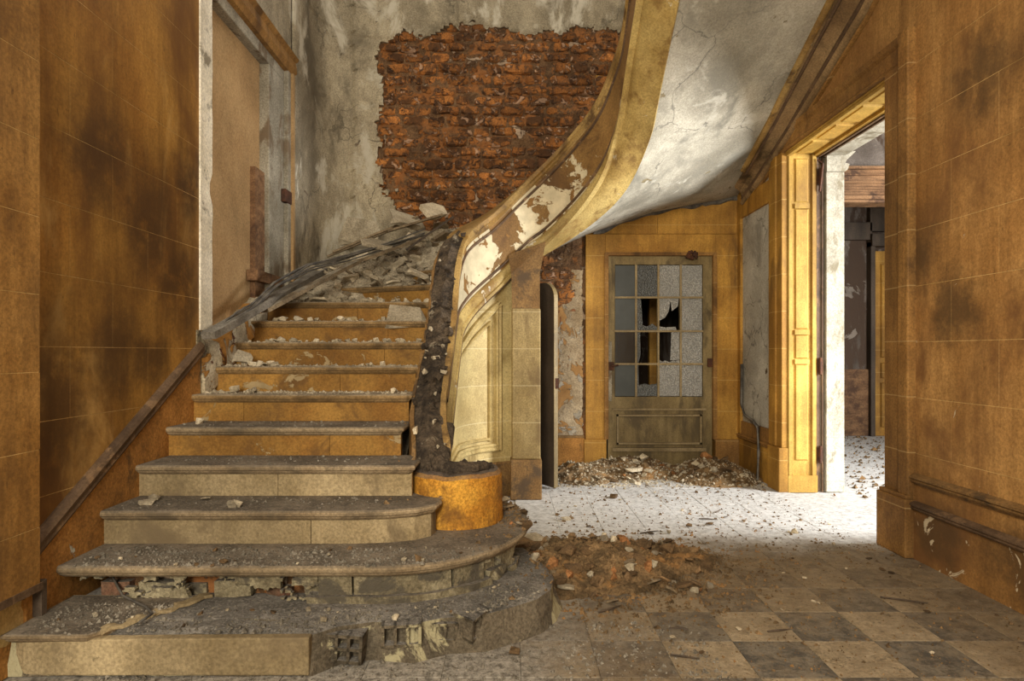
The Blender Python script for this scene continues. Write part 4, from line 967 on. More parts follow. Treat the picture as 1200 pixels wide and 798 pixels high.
# the raw broken top of the lower string, where the balustrade was torn away
mb = sweep([(-0.195, 1, -0.09), (-0.195, 1, -0.02), (-0.15, 1, 0.0), (-0.10, 1, 0.03), (-0.05, 1, 0.0), (-0.012, 1, -0.005), (-0.012, 1, -0.05), (-0.1, 1, -0.12)], -1.5, 0.34, 110, jit=0.024)
st.part(mb, 'broken_string_top', 'string_rubble_top')
mb = sweep([(-0.215, 1, -0.26), (-0.215, 1, -0.03), (-0.192, 1, -0.01), (-0.18, 1, -0.26)], -1.4, 0.36, 60, jit=0.012)
st.part(mb, 'string_inner_lining', 'brown_base')
smoothpart(sweep([(-0.02, 1, 0.0), (0.018, 1, 0.0), (0.022, 1, -0.05), (-0.02, 1, -0.06)], -1.42, 0.4, 60, jit=0.006), 'string_edge', 'string_gold')
for i in range(60):
    s = R.uniform(-1.52, 0.3); q = Vector(at(s, R.uniform(-0.19, -0.01), A(s)+0.02)); e = R.uniform(.012, .05)
    mb = lump(q, e*0.8)
    st.part(mb, 'mortar_lump', 'string_rubble_top' if i % 4 else 'plaster_chunk')

# --- curved panelled wall under the string
SP = RW*math.radians(86)
rg = []
for i in range(61):
    s = -1.35+(SP+1.35)*i/60
    rg.append([at(s, -0.08, 0), at(s, -0.012, 0), at(s, -0.012, B(s)+0.06), at(s, -0.08, B(s)+0.06)])
mb = MB(); mb.rings(rg); pw = st.part(mb, 'panelled_wall', 'cream_panelling', True); e = pw.modifiers.new('es', 'EDGE_SPLIT'); e.split_angle = 0.7
rg = []
for i in range(61):
    s = -1.35+(SP+1.35)*i/60
    rg.append([at(s, -0.03, 0), at(s, 0.03, 0), at(s, 0.03, 0.29), at(s, 0.02, 0.305), at(s, 0.012, 0.32), at(s, -0.03, 0.32)])
mb = MB(); mb.rings(rg); smoothpart(mb, 'panel_base', 'brown_base')
def wall_mould(pts, wdt, hgt, name, m, n=24):
    """a moulding run on the curved wall through (s, z) points"""
    rg = []; P = []
    for i in range(len(pts)-1):
        for q in range(n): t = q/n; P.append((pts[i][0]+(pts[i+1][0]-pts[i][0])*t, pts[i][1]+(pts[i+1][1]-pts[i][1])*t))
    P.append(pts[-1])
    for i, (s, z) in enumerate(P):
        a, b = P[max(i-1, 0)], P[min(i+1, len(P)-1)]; d = Vector((b[0]-a[0], b[1]-a[1])).normalized(); u = Vector((-d.y, d.x))
        r = []
        for (o, v) in ((-0.015, -.5), (hgt*.6, -.5), (hgt, -.3), (hgt*.55, 0), (hgt*.9, .25), (hgt*.5, .5), (-0.015, .5)):
            r.append(at(s+u.x*v*wdt, o, z+u.y*v*wdt))
        rg.append(r)
    mb = MB(); mb.rings(rg); return smoothpart(mb, name, m)
s_l, s_r = -0.75, RW*math.radians(58)
wall_mould([(s_l, 0.46), (s_r, 0.46)], 0.07, 0.03, 'panel_moulding', 'cream_panelling', 40)
wall_mould([(s_r, 0.43), (s_r, B(s_r)-0.16)], 0.06, 0.03, 'panel_moulding', 'cream_panelling')
wall_mould([(s_r+0.02, B(s_r)-0.15), (0.25, B(0.25)-0.19), (0.0, B(0)-0.16), (-0.12, B(-0.12)-0.13)], 0.06, 0.03, 'panel_moulding', 'cream_panelling')
wall_mould([(s_r-0.09, 0.52), (s_r-0.09, B(s_r-0.09)-0.26)], 0.025, 0.016, 'panel_bead', 'cream_panelling')
wall_mould([(s_l, 0.54), (s_r-0.09, 0.54)], 0.025, 0.016, 'panel_bead', 'cream_panelling', 40)
wall_mould([(s_r-0.08, B(s_r-0.09)-0.25), (0.25, B(0.25)-0.27), (0, B(0)-0.24), (-0.1, B(-0.1)-0.22)], 0.025, 0.016, 'panel_bead', 'cream_panelling')
# end pilaster of the panelled wall
st.part(MB().box(0.012, 0.275, 5.70, 5.95, 0.36, 1.73), 'end_pilaster', 'shaded_panelling', bevel=0.012)
st.part(MB().box(0.0, 0.285, 5.66, 5.95, 0.0, 0.36), 'pilaster_base', 'brown_base', bevel=0.01)
mb = MB(); mb.rings([[(0.018, 5.715, 1.73), (0.27, 5.715, 1.73), (0.27, 5.98, 1.73), (0.018, 5.98, 1.73)], [(0.01, 5.76, 2.05), (0.27, 5.76, 2.05), (0.27, 6.0, 2.05), (0.01, 6.0, 2.05)], [(-0.02, 5.84, 2.24), (0.33, 5.84, 2.36), (0.33, 6.0, 2.36), (-0.02, 6.0, 2.24)]])
st.part(mb, 'pilaster_head', 'brown_base')
# --- soffit
OUT = [(120, -0.35, YB, 1.95), (96, 0.07, YB, 2.2), (86, 0.41, YB, 2.47), (64, 0.90, YB, 2.69), (45, 1.62, YB, 2.93), (30, 2.62, YB, 3.12), (15, 2.62, 6.6, 3.28), (0, 2.62, 5.85, 3.52)]
def outer_pt(s):
    if s <= RW*PI:
        th = 180-math.degrees(s/RW)
        for i in range(len(OUT)-1):
            if OUT[i+1][0] <= th <= OUT[i][0]:
                t = (OUT[i][0]-th)/(OUT[i][0]-OUT[i+1][0]); return Vector(OUT[i][1:]).lerp(Vector(OUT[i+1][1:]), t)
        return Vector(OUT[0][1:])
    d = s-RW*PI; y = 5.85-d*1.05; return Vector((2.62, y, 3.52+0.40*min(d, 1.2)+0.6*max(0, d-1.2)))
def drop(s):
    th = 180-math.degrees(s/RW) if s < RW*PI else 0
    return 0.02+0.15*min(1, max(0, (85-th)/85))
def Cpt(s): return Vector(at(s, -0.21, B(s)-drop(s)))
s0 = RW*math.radians(62); NS = 110; NA = 26
rg = []
for i in range(NS+1):
    s = s0+(SE-s0)*i/NS; a = Cpt(s); b = outer_pt(s); r = []
    for j in range(NA+1):
        t = j/NA; p = a.lerp(b, t); p.z += -0.05*math.sin(PI*t)*0.0 + 0.008*fbm(p.x*3, p.y*3, 2)
        r.append(p)
    rg.append(r)
mb = MB(); mb.rings(rg, closed=False, caps=False); so = st.part(mb, 'soffit', 'soffit_plaster', True)
# cove between string and soffit
rg = []
for i in range(131):
    s = s0+(SE-s0)*i/130; dd = drop(s); b = B(s)
    rg.append([at(s, 0.0, b-0.02), at(s, -0.03, b-0.02-dd*0.45), at(s, -0.10, b-0.02-dd*0.75), at(s, -0.20, b-0.005-dd), at(s, -0.225, b-0.02-dd), at(s, -0.235, b+0.0-dd), at(s, -0.18, b+0.12), at(s, -0.02, b+0.12)])
mb = MB(); mb.rings(rg); smoothpart(mb, 'string_cove', 'string_cream')
rg = []
for i in range(41):
    x = 0.95+1.66*i/40; z = 2.69+(x-0.9)*0.335 if x < 1.62 else 2.93+(x-1.62)*0.19
    h = max(0.004, 0.015+0.05*nz(x*5, 3, 1)+0.045*max(0, nz(x*1.7, 8, 2))+0.03*(x > 2.2))
    rg.append([(x, YB-0.012, z+0.05), (x, YB-0.03-0.03*abs(nz(x*7, 1, 1)), z+0.02), (x, YB-0.03, z-h), (x, YB-0.012, z-h-0.01)])
mb = MB(); mb.rings(rg); st.part(mb, 'torn_soffit_edge', 'cable_black')
# solid top of the flight so no sky shows through
rg = []
for i in range(61):
    s = s0+(SE-s0)*i/60; a = Cpt(s); b = outer_pt(s); k = Vector((0, 0, 0.22))
    rg.append([a+k, b+k, b+k*2.4, a+k*2.4])
mb = MB(); mb.rings(rg); st.part(mb, 'upper_flight_slab', 'outer_masonry')
# cornice along the right wall
def cornice(off_in, off_dn, rad, m, name, s_from, s_to):
    rg = []
    for i in range(61):
        s = s_from+(s_to-s_from)*i/60; a = Cpt(s); b = outer_pt(s); d = (a-b).normalized()
        c = b+d*off_in+Vector((0, 0, -off_dn))
        rg.append([c+Vector((math.cos(t)*rad[0], 0, math.sin(t)*rad[1])) for t in [q*PI/4 for q in range(8)]])
    mb = MB(); mb.rings(rg); return smoothpart(mb, name, m)
sA = RW*math.radians(163)
cornice(0.27, 0.012, (0.03, 0.022), 'string_gold', 'soffit_moulding', sA, SE)
cornice(0.02, 0.17, (0.05, 0.035), 'cornice_brown', 'cornice_moulding', sA-0.1, SE)
cornice(0.055, 0.115, (0.022, 0.03), 'dark_moulding', 'cornice_bead', sA-0.1, SE)
cornice(0.205, 0.035, (0.014, 0.014), 'dark_moulding', 'cornice_bead', sA, SE)
cornice(0.01, 0.225, (0.025, 0.02), 'brown_casing', 'cornice_moulding', sA, SE)
rg = []
for i in range(61):
    s = sA-0.1+(SE-sA+0.1)*i/60; a = Cpt(s); b = outer_pt(s); d = (a-b).normalized()
    rg.append([b+d*0.25+Vector((0, 0, 0.01)), b+d*0.24+Vector((0, 0, -0.02)), b+d*0.13+Vector((0, 0, -0.05)), b+d*0.05+Vector((0, 0, -0.13)), b+Vector((0, 0, -0.16)), b+Vector((0.05, 0, 0.03))])
mb = MB(); mb.rings(rg); smoothpart(mb, 'cornice_cove', 'cornice_brown')

# small under-stair door standing ajar
ud = Thing('cupboard_door', (0.45, 6.1, 0), 'narrow shade-darkened round-topped cupboard door standing ajar beside panelled pilaster', 'door')
hx, hy, fx, fy = 0.17, 6.48, 0.455, 6.12
dv = Vector((fx-hx, fy-hy, 0)); L = dv.length; dv.normalize(); nv = Vector((dv.y, -dv.x, 0))
prof = [(0, 0.02), (L, 0.02)]+[(L-0.16+0.16*math.cos(a), 1.86+0.16*math.sin(a)) for a in [i*PI/2/8 for i in range(9)]]+[(0, 2.02)]
mb = MB(); mb.extr([Vector((hx, hy, 0))+dv*u+Vector((0, 0, v)) for u, v in prof], nv*0.04)
lfo = ud.part(mb, 'leaf', 'dark_wood', bevel=0.004)  # very dark leaf colour holds the shading of this face
ed = MB(); rg = []
for u, v in prof[1:11]:
    c = Vector((hx, hy, 0))+dv*u+Vector((0, 0, v)); rg.append([c+nv*-0.004, c+nv*0.044, c+nv*0.044+dv*0.008, c+nv*-0.004+dv*0.008])
ed.rings(rg); ud.part(ed, 'edge_trim', 'door_olive')
lk = MB(); c = Vector((hx, hy, 0))+dv*(L-0.03); lk.box(c.x-0.02, c.x+0.035, c.y-0.05, c.y+0.02, 0.98, 1.08); ud.part(lk, 'rusty_latch', 'rust')

# ------------------------------------------------------------------ rubble
def mounds(x, y):
    z = 0.0
    for (cx, cy, rx, ry, h) in ((0.50, 3.95, 0.62, 0.55, 0.10), (0.28, 3.75, 0.35, 0.4, 0.11), (0.9, 4.05, 0.5, 0.35, 0.05), (1.3, 6.95, 0.75, 0.42, 0.15), (2.15, 6.75, 0.55, 0.6, 0.16), (0.75, 6.75, 0.4, 0.5, 0.12)):
        q = ((x-cx)/rx)**2+((y-cy)/ry)**2
        if q < 1: z = max(z, h*(1-q)**1.2*(1+0.5*fbm(x*7, y*7)))
    return z
def ground(x, y):
    g = mounds(x, y)
    for P, z in STEPS:
        if z > g and inpoly(x, y, P): g = z
    return g
def heap(x, y):             # rubble lying on the upper winders
    z = 0
    for (cx, cy, rx, ry, h) in ((-1.45, 6.45, 0.65, 0.65, 0.26), (-0.85, 6.75, 0.8, 0.6, 0.30), (-1.8, 6.1, 0.3, 0.6, 0.2)):
        q = ((x-cx)/rx)**2+((y-cy)/ry)**2
        if q < 1: z = max(z, h*(1-q)*(1+0.4*fbm(x*5, y*5)))
    return z
def mound_mesh(name, cx, cy, rx, ry, m, label, cat, fn=mounds, base=None, st_=0.03):
    mb = MB(); nx = int(2*rx/st_); ny = int(2*ry/st_); vs = []; idx = {}; fs = []
    for i in range(nx+1):
        for j in range(ny+1):
            x = cx-rx+i*st_; y = cy-ry+j*st_
            h = fn(x, y); g = base(x, y) if base else 0
            idx[i, j] = len(vs); vs.append((x, y, g+h+(0.012*nz(x*23, y*23, 0)+0.01*nz(x*50, y*50, 3) if h > 0.01 else -0.03)))
    for i in range(nx):
        for j in range(ny):
            q = (idx[i, j], idx[i+1, j], idx[i+1, j+1], idx[i, j+1])
            if max(fn(cx-rx+(i+a)*st_, cy-ry+(j+b)*st_) for a in (0, 1) for b in (0, 1)) > 0.004: fs.append(q)
    mb.add(vs, fs); o = mb.build(name, m); tag(o, label, cat, kind='stuff'); return o
mound_mesh('rubble_mound', 0.6, 3.95, 0.9, 0.65, 'brown_crumbs', 'brown mound of loose dirt and rubble beside the curved bottom step', 'rubble')
mound_mesh('rubble_mound', 1.5, 6.75, 1.2, 0.6, 'brown_crumbs', 'heap of loose rubble along the foot of the back door', 'rubble')
def wbase(x, y):
    th = math.degrees(math.atan2(y-CY, x-CX)); k = 10+max(0, (166-th)/14.2) if th > 0 else 10
    return min(k, 17)*RISE
mound_mesh('rubble_mound', -1.2, 6.2, 0.88, 0.98, 'pale_crumbs', 'pale plaster rubble heaped over the topmost visible stairs', 'rubble', fn=heap, base=wbase)

# chunk meshes
def hull_mesh(name, pts, m):
    bm = bmesh.new(); [bm.verts.new(p) for p in pts]; r = bmesh.ops.convex_hull(bm, input=bm.verts)
    bmesh.ops.delete(bm, geom=[g for g in r['geom_interior'] if isinstance(g, bmesh.types.BMVert)], context='VERTS')
    me = bpy.data.meshes.new(name); bm.to_mesh(me); bm.free(); me.materials.append(MATS[m]); return me
def sphere_pts(n, sx, sy, sz):
    out = []
    for _ in range(n):
        v = Vector((R.gauss(0, 1), R.gauss(0, 1), R.gauss(0, 1))).normalized()
        v = Vector([max(-.72, min(.72, c)) for c in v])*R.uniform(.85, 1.1); out.append((v.x*sx, v.y*sy, v.z*sz))
    return out
CH = {m: [hull_mesh('chunk', sphere_pts(14, 1, R.uniform(.6, 1), R.uniform(.45, .8)), m) for _ in range(5)] for m in ('plaster_chunk', 'brown_chunk', 'orange_chunk')}
SLB = {m: [hull_mesh('slab', [(x+R.uniform(-.2, .2), y+R.uniform(-.2, .2), z) for x, y in ((-1, -.5), (-.4, -.75), (.7, -.6), (1, .1), (.6, .7), (-.7, .6)) for z in (-.14, .14)], m) for _ in range(4)] for m in ('plaster_chunk', 'brown_chunk', 'old_wood')}
def chunk(name, me, loc, size, rot, label, cat, group):
    o = bpy.data.objects.new(name, me); COL.objects.link(o); o.location = loc; o.scale = (size,)*3; o.rotation_euler = rot
    return tag(o, label, cat, group)
def scatter(n, fx, name, bank, smin, smax, label, cat, group, gfn=ground, flatr=0.3, lift=0.35):
    for _ in range(n):
        for tr in range(30):
            x, y = fx(); 
            if x is not None: break
        s = R.uniform(smin, smax)*(1 if R.random() < .8 else 1.4)
        me = R.choice(R.choice(bank)); g = gfn(x, y)
        lab = label(x, y) if callable(label) else label
        chunk(name, me, (x, y, g+s*lift), s, (R.uniform(-flatr, flatr), R.uniform(-flatr, flatr), R.uniform(0, 6.3)), lab, cat, group)
PC, BC, OC = CH['plaster_chunk'], CH['brown_chunk'], CH['orange_chunk']; PS, BS, WS = SLB['plaster_chunk'], SLB['brown_chunk'], SLB['old_wood']
# on straight treads: mostly at the back and against the sides, step by step
WORDS = {4: 'fourth', 5: 'fifth', 6: 'sixth', 7: 'seventh', 8: 'eighth', 9: 'ninth', 10: 'tenth'}
spots = {3: [(-1.85, 3), (-1.6, 2)], 5: [(-1.9, 1)], 6: [(-1.9, 5), (-0.8, 2)], 7: [(-1.85, 8), (-0.85, 4)], 8: [(-1.95, 3), (-1.7, 8), (-1.3, 4), (-0.9, 5), (-1.0, 4)], 9: [(-1.8, 8), (-1.4, 4), (-1.1, 5), (-0.8, 6)], 10: [(-1.7, 9), (-1.2, 8), (-0.9, 8), (-1.4, 4)]}
for k, L_ in spots.items():
    wd = {3: 'third'}.get(k) or WORDS[k]
    for (cx, n) in L_:
        def fx(cx=cx, k=k):
            return min(-0.72, max(-2.02, R.gauss(cx, 0.10))), D(k)+R.uniform(0.06, 0.26)
        scatter(n, fx, 'plaster_chunk', [PC, PC, PS], 0.022, 0.045 if k < 9 else 0.055, lambda x, y, wd=wd: f'pale plaster chunk on the {wd} stair from the bottom, ' + ('at its left end' if x < -1.65 else 'left of its middle' if x < -1.3 else 'right of its middle' if x < -0.98 else 'at its right end'), 'rubble', f'plaster chunks on the {wd} stair')
# tidy slab on step 9 right, chunks by number
chunk('plaster_slab', PS[1], (-0.86, D(9)-0.0+0.1, 8*RISE+0.20), 0.16, (0.95, 0.1, 0.1), 'large flat plaster slab leaning on the right end of ninth stair', 'rubble', None)
chunk('plaster_slab', PS[0], (-1.92, D(7)+0.12, 7*RISE-0.1+0.16), 0.07, (1.0, 0.3, 0.6), 'small plaster slab leaning on the left end of seventh stair', 'rubble', None)
def fx_heap():
    x = R.uniform(-1.95, -0.55); y = 5.6+1.2*R.random()**0.7
    return x, y
scatter(95, fx_heap, 'plaster_fragment', [PC, PS, PS, WS], 0.03, 0.085, lambda x, y: 'broken plaster fragment in the upper stair heap, ' + ('by the left doorway' if x < -1.6 else 'below the wall corner' if x < -1.25 else 'in the middle' if x < -0.9 else 'near the broken string') + (', at the front' if y < 6.2 else ', at the back'), 'rubble', 'plaster fragments in the upper stair heap', gfn=lambda x, y: max(ground(x, y), wbase(x, y)+heap(x, y)), flatr=0.7)
big = [((-1.60, 6.72, 2.60), 0.22, (1.35, 0.1, 0.15), 'curved plaster slab standing upright against the back wall corner'),
       ((-1.05, 6.35, 2.66), 0.20, (0.6, 0.2, 0.5), 'large plaster slab tilted in the middle of the upper heap'),
       ((-0.80, 6.5, 2.80), 0.17, (0.7, -0.3, 1.1), 'plaster slab at the top of the heap below the bricks'),
       ((-1.25, 6.0, 2.36), 0.15, (0.4, 0.2, 0.2), 'flat plaster slab on the front of the upper heap'),
       ((-0.95, 6.15, 2.42), 0.10, (1.0, 0.4, 0.4), 'pale triangular plaster piece standing in the upper heap'),
       ((-0.82, 5.62, 2.03), 0.11, (0.3, 0.4, 0.2), 'thick plaster block beside the broken string near the top stairs')]
for i, (l, s, r, lab) in enumerate(big): chunk('plaster_slab', PS[i % 4], l, s, r, lab, 'rubble', None)
# wood: old handrail, planks, cables
def thing1(name, mb, m, label, cat, group=None, smooth=False): return tag(mb.build(name, m, None, smooth), label, cat, group)
mb = MB(); mb.bar((-2.02, 4.20, 1.44), (-1.80, 6.05, 2.12), 0.10, 0.05, seg=10, jit=0.003)
thing1('fallen_handrail', mb, 'grey_wood', 'grey fallen timber handrail lying along the left wall above the stairs', 'handrail')
mb = MB(); mb.bar((-1.93, 4.93, 1.66), (-1.40, 5.75, 2.16), 0.10, 0.03, seg=5, jit=0.004); mb.bar((-1.40, 5.75, 2.16), (-0.86, 6.2, 2.46), 0.10, 0.03, seg=5, jit=0.004)
thing1('long_plank', mb, 'old_wood', 'long brown curved plank lying across the rubble on upper stairs', 'plank')
for i in range(5):
    o = (0.0, .022, .010, .03, .038)[i]; w2 = (0, .012, .024, -.006, .018)[i]
    P = [(-2.03+o, 4.36, 1.49+o*.3), (-1.98+o, 4.75, 1.66), (-1.92+o, 5.1, 1.88-o*.5), (-1.78+o, 5.45, 2.08-o), (-1.5, 5.75+o, 2.21-o), (-1.1, 6.0+o, 2.38-o*.6), (-0.75, 6.2+o*2, 2.56-o)]
    Q = []
    for a in range(len(P)-1):
        for t in (0, .25, .5, .75): Q.append(Vector(P[a]).lerp(Vector(P[a+1]), t)+Vector((0.02*nz(i*5, (a+t)*.7, 4), 0, w2+0.03*nz(i*3, (a+t)*.8, 0))))
    mb = MB(); mb.tube(Q, 0.0075, 7)
    thing1('electric_cable', mb, 'cable_black', 'dark electric cable in the bundle running over the rubble beside the handrail', 'cable', 'cables bundled over the stair rubble', True)
for (a, b, wv, lab) in (((-0.98, 5.95, 2.30), (-0.56, 6.15, 2.66), 0.03, 'thin dark lath leaning on the string at the top stairs'),
                   ((-1.75, 6.2, 2.32), (-0.95, 6.45, 2.72), 0.06, 'narrow lath lying at the back of the upper heap'),
                   ((-1.85, 6.35, 2.30), (-1.2, 6.55, 2.62), 0.05, 'short lath beside the back wall corner in the heap'),
                   ((-1.2, 6.1, 2.5), (-0.7, 6.35, 2.72), 0.10, 'broad broken board across the top of the heap')):
    mb = MB(); mb.bar(a, b, wv, 0.02, seg=4, jit=0.004); thing1('wooden_lath', mb, 'old_wood' if wv > .04 else 'dark_wood', lab, 'lath')
# hollow bricks of the bottom step
def hollow_brick(name, loc, rot, size, cols, rows, label):
    w_, d_, h_ = size; t = 0.013; mb = MB()
    mb.box(-w_/2, w_/2, -d_/2+0.05, d_/2, 0, h_)
    for i in range(cols+1):
        x = -w_/2+(w_-t)*i/cols; mb.box(x, x+t, -d_/2, -d_/2+0.052, 0, h_)
    for j in range(rows+1):
        z = (h_-t)*j/rows; mb.box(-w_/2, w_/2, -d_/2, -d_/2+0.052, z, z+t)
    o = mb.build(name, 'step_core'); o.location = loc; o.rotation_euler = rot; tag(o, label, 'brick'); return o
hollow_brick('hollow_brick', (-0.475, 2.765, 0.07), (0.08, 0, 0.12), (0.17, 0.14, 0.10), 3, 1, 'hollow clay brick with three holes bared in the broken bottom step')
hollow_brick('hollow_brick', (-0.71, 2.725, 0.015), (0.0, 0.05, -0.05), (0.17, 0.14, 0.12), 3, 2, 'hollow clay brick with two rows of holes beside the bottom riser slab')
hollow_brick('hollow_brick', (-0.19, 2.86, 0.06), (0.15, -0.1, 1.0), (0.13, 0.13, 0.11), 2, 1, 'tilted hollow brick at the crumbling edge of the bottom step')
hollow_brick('hollow_brick', (-0.31, 2.835, 0.05), (0.05, 0.1, 0.3), (0.11, 0.12, 0.085), 2, 1, 'small broken brick between the hollow bricks in bottom step')
# floor pieces near the mound
def fx_m():
    a = R.uniform(0, 2*PI); r = math.sqrt(R.random()); return 0.58+0.72*r*math.cos(a), 3.88+0.58*r*math.sin(a)
scatter(130, fx_m, 'rubble_chunk', [BC, BC, OC, BS, BS, WS, PC], 0.014, 0.05, lambda x, y: 'rubble chunk on the ' + ('front' if y < 3.85 else 'rear') + ' ' + ('left' if x < 0.35 else 'middle' if x < 0.7 else 'right') + ' part of the brown mound beside the steps', 'rubble', 'rubble chunks on the mound', flatr=0.6)
def fx_d(): return R.uniform(0.5, 2.4), R.uniform(6.3, 7.08)
scatter(85, fx_d, 'rubble_chunk', [PC, BC, PS, BS, OC], 0.018, 0.06, lambda x, y: 'broken chunk in the heap before the back door, ' + ('near its left plinth' if x < 1.1 else 'before its left panes' if x < 1.6 else 'before its right panes' if x < 2.1 else 'in the right corner'), 'rubble', 'rubble chunks before the back door', flatr=0.6)
def fx_f():
    return R.uniform(0.25, 2.5), R.uniform(4.3, 6.4)
scatter(45, fx_f, 'floor_chip', [PC, BC, BS], 0.010, 0.028, lambda x, y: 'small chip on the pale dusty floor, ' + ('near the panelled pilaster' if x < 0.9 else 'in the middle of the hall' if x < 1.7 else 'near the right doorway') + (', towards the back' if y > 5.3 else ', towards the front'), 'rubble', 'chips on the pale dusty floor')
def fx_s():
    while True:
        x, y = R.uniform(-2.0, 0.15), R.uniform(2.66, 3.15)
        if inpoly(x, y, core) : return x, y
scatter(40, fx_s, 'step_chip', [PC, BC], 0.008, 0.022, lambda x, y: 'small stone chip on the broken bottom stair, ' + ('near the left wall' if x < -1.5 else 'behind the riser slab' if x < -0.8 else 'near the hollow bricks'), 'rubble', 'chips on the bottom stairs')
singles = [('plaster_chunk', PC[0], (0.44, 4.98), 0.05, 'pale plaster lump alone on the bright floor near the pilaster'),
           ('plaster_chunk', BC[1], (0.95, 5.75), 0.055, 'brown stone lump on the bright floor before the back door'),
           ('plaster_chunk', BC[3], (0.80, 6.35), 0.06, 'brown stone lump near the rubble heap by the back door'),
           ('rubble_slab', PS[2], (0.16, 4.35), 0.10, 'pale broken block lying behind the curved step end'),
           ('rubble_slab', BS[1], (0.05, 4.20), 0.12, 'dark broken slab against the back of the curved step'),
           ('paper_scrap', PS[3], (0.30, 3.45), 0.05, 'small pale shard on the floor beside the bottom step'),
           ('rubble_chunk', BC[2], (0.02, 2.78), 0.035, 'dark twisted rubbish lump on floor before the bottom step'),
           ('rubble_slab', PS[1], (1.30, 6.65), 0.13, 'flat pale slab in front of the back door heap'),
           ('leaf_scrap', OC[0], (3.02, 5.85), 0.02, 'tiny orange yellow scrap on the floor by the stone jamb')]
for nme, me, (x, y), s, lab in singles: chunk(nme, me, (x, y, ground(x, y)+s*0.3), s, (0.1, R.uniform(-.2, .2), R.uniform(0, 6)), lab, 'rubble', None)
# brick-red fragments at the step end
for i, (x, y) in enumerate(((0.24, 3.62), (0.33, 3.52), (0.15, 3.72))):
    o = chunk('brick_fragment', OC[i], (x, y, ground(x, y)+0.03), 0.05, (0.4, 0.2, i), 'reddish brick fragment at the foot of the curved step end', 'brick', 'brick fragments by the step end')
# thin sticks on the floor
for i, (x, y, a, L_) in enumerate(((1.22, 2.98, 0.1, 0.12), (0.85, 3.0, 2.9, 0.09), (2.0, 3.4, -0.5, 0.22), (0.95, 4.6, 0.3, 0.16), (1.7, 5.2, 0.8, 0.12), (1.5, 5.0, -0.3, 0.14), (0.45, 3.2, 0.5, 0.15), (0.7, 2.75, -0.4, 0.12))):
    mb = MB(); mb.tube([(x, y, 0.008), (x+L_*.5*math.cos(a), y+L_*.5*math.sin(a), 0.012), (x+L_*math.cos(a+.1), y+L_*math.sin(a+.1), 0.008)], [0.005, 0.006, 0.003], 5)
    thing1('twig', mb, 'dark_wood', 'thin dark splinter of wood lying on the tiled floor', 'splinter', 'splinters on the tiled floor')
mb = MB(); mb.tube([(-1.93, 3.02, 0.29), (-1.80, 2.92, 0.20), (-1.62, 2.80, 0.195), (-1.55, 2.72, 0.20), (-1.56, 2.64, 0.195)], 0.006, 6)
thing1('thin_wire', mb, 'cable_black', 'thin dark wire curling over the broken bottom tread', 'wire', None, True)
def fx_t(): return R.uniform(0.5, 2.5), R.uniform(2.5, 4.2)
scatter(36, fx_t, 'floor_chip', [PS, BS, BC], 0.007, 0.02, lambda x, y: 'small flake on the checkered tiles, ' + ('beside the mound' if x < 1.1 else 'in the middle' if x < 1.9 else 'along the right wall') + (', further back' if y > 3.4 else ', nearest the front'), 'rubble', 'flakes on the checkered tiles')
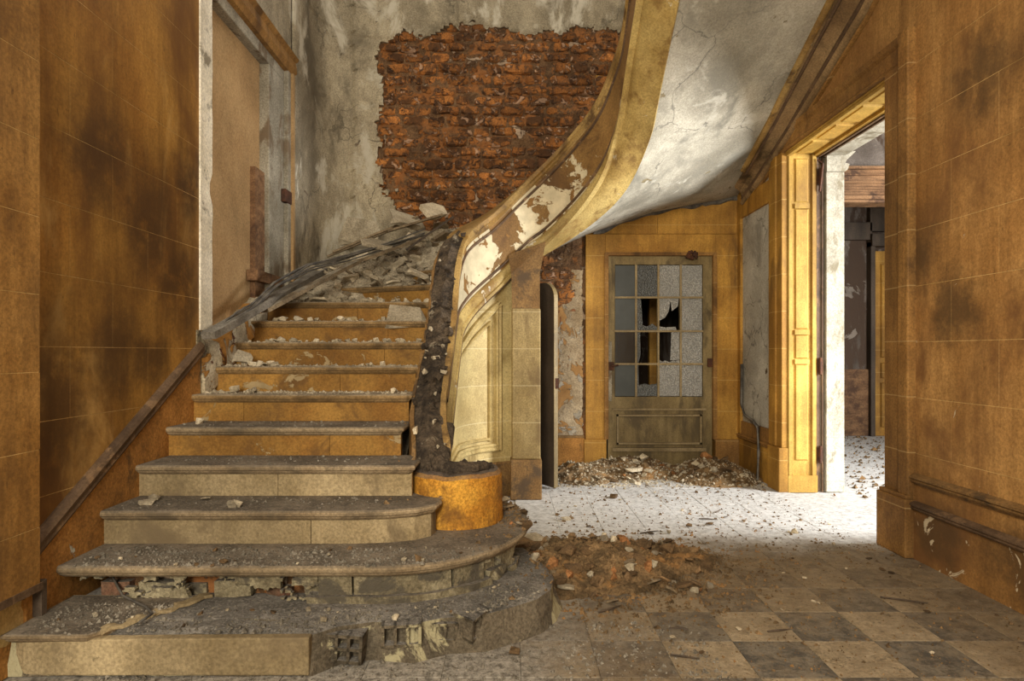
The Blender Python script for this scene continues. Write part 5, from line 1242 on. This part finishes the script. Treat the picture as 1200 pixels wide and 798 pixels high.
# crumbs: uncountable grit on stairs and floor
def crumbs(name, n, fx, gfn, smin, smax, m, label):
    vs = []; fs = []
    for _ in range(n):
        x, y = fx(); z = gfn(x, y); s = R.uniform(smin, smax)*(0.6+R.random()**3*1.6); o = len(vs); c = Vector((x, y, z))
        a = R.uniform(0, 6.3)
        for q in range(4):
            t = a+q*PI/2+R.uniform(-.3, .3); rr = s*R.uniform(.6, 1.2); vs.append((x+rr*math.cos(t), y+rr*math.sin(t), z-0.002))
        for q in range(2): vs.append((x+R.uniform(-.5, .5)*s, y+R.uniform(-.5, .5)*s, z+s*R.uniform(.4, .9)))
        fs += [(o, o+1, o+4), (o+1, o+2, o+5), (o+1, o+5, o+4), (o+2, o+3, o+5), (o+3, o, o+4), (o+3, o+4, o+5)]
    mb = MB(); mb.v = vs; mb.f = fs; o = mb.build(name, m); return tag(o, label, 'grit', kind='stuff')
def f_st(k0, k1):
    def f():
        k = R.choice(range(k0, k1+1)); return R.uniform(-2.06, -0.68), D(k)+0.02+0.27*R.random()**0.7
    return f
crumbs('stair_grit', 2000, f_st(6, 10), ground, 0.004, 0.013, 'pale_crumbs', 'pale plaster grit scattered over the upper stair treads')
crumbs('stair_grit', 700, f_st(2, 5), ground, 0.003, 0.009, 'grey_crumbs', 'grey grit scattered over the lower stair treads')
crumbs('step_grit', 1500, fx_s, ground, 0.003, 0.010, 'grey_crumbs', 'grey grit covering the broken bottom step')
crumbs('floor_grit', 4200, lambda: (R.uniform(-2.0, 0.9), 2.2+0.9*R.random()), lambda x, y: max(0, ground(x, y)) if y > 2.55 else 0, 0.003, 0.010, 'grey_crumbs', 'grey grit on the floor in front of the bottom step')
crumbs('mound_grit', 5200, lambda: (R.gauss(0.65, 0.42), R.gauss(3.85, 0.34)), ground, 0.004, 0.014, 'brown_crumbs', 'brown grit around the rubble mound by the steps')
crumbs('hall_grit', 2400, lambda: (R.uniform(0.3, 2.5), R.uniform(3.9, 6.4)), lambda x, y: max(0, mounds(x, y)), 0.003, 0.010, 'brown_crumbs', 'dark grit strewn over the pale hall floor')
crumbs('door_grit', 3000, lambda: (R.uniform(0.4, 2.55), R.uniform(6.2, 7.12)), mounds, 0.004, 0.016, 'pale_crumbs', 'pale grit in the heap before the back door')
crumbs('heap_grit', 3000, fx_heap, lambda x, y: max(ground(x, y), wbase(x, y)+heap(x, y)), 0.005, 0.018, 'pale_crumbs', 'pale grit in the rubble on the topmost visible stairs')
crumbs('side_room_grit', 1800, lambda: (R.uniform(3.25, 5.8), R.uniform(4.6, 9.9)), lambda x, y: 0.0, 0.006, 0.022, 'brown_crumbs', 'brown grit on the bright side room floor')
crumbs('tile_grit', 4200, lambda: (R.uniform(0.3, 2.58), R.uniform(2.3, 4.4)), lambda x, y: 0.0, 0.002, 0.0065, 'brown_crumbs', 'fine dark grit on the checkered tiles')
bpy.context.view_layer.update()
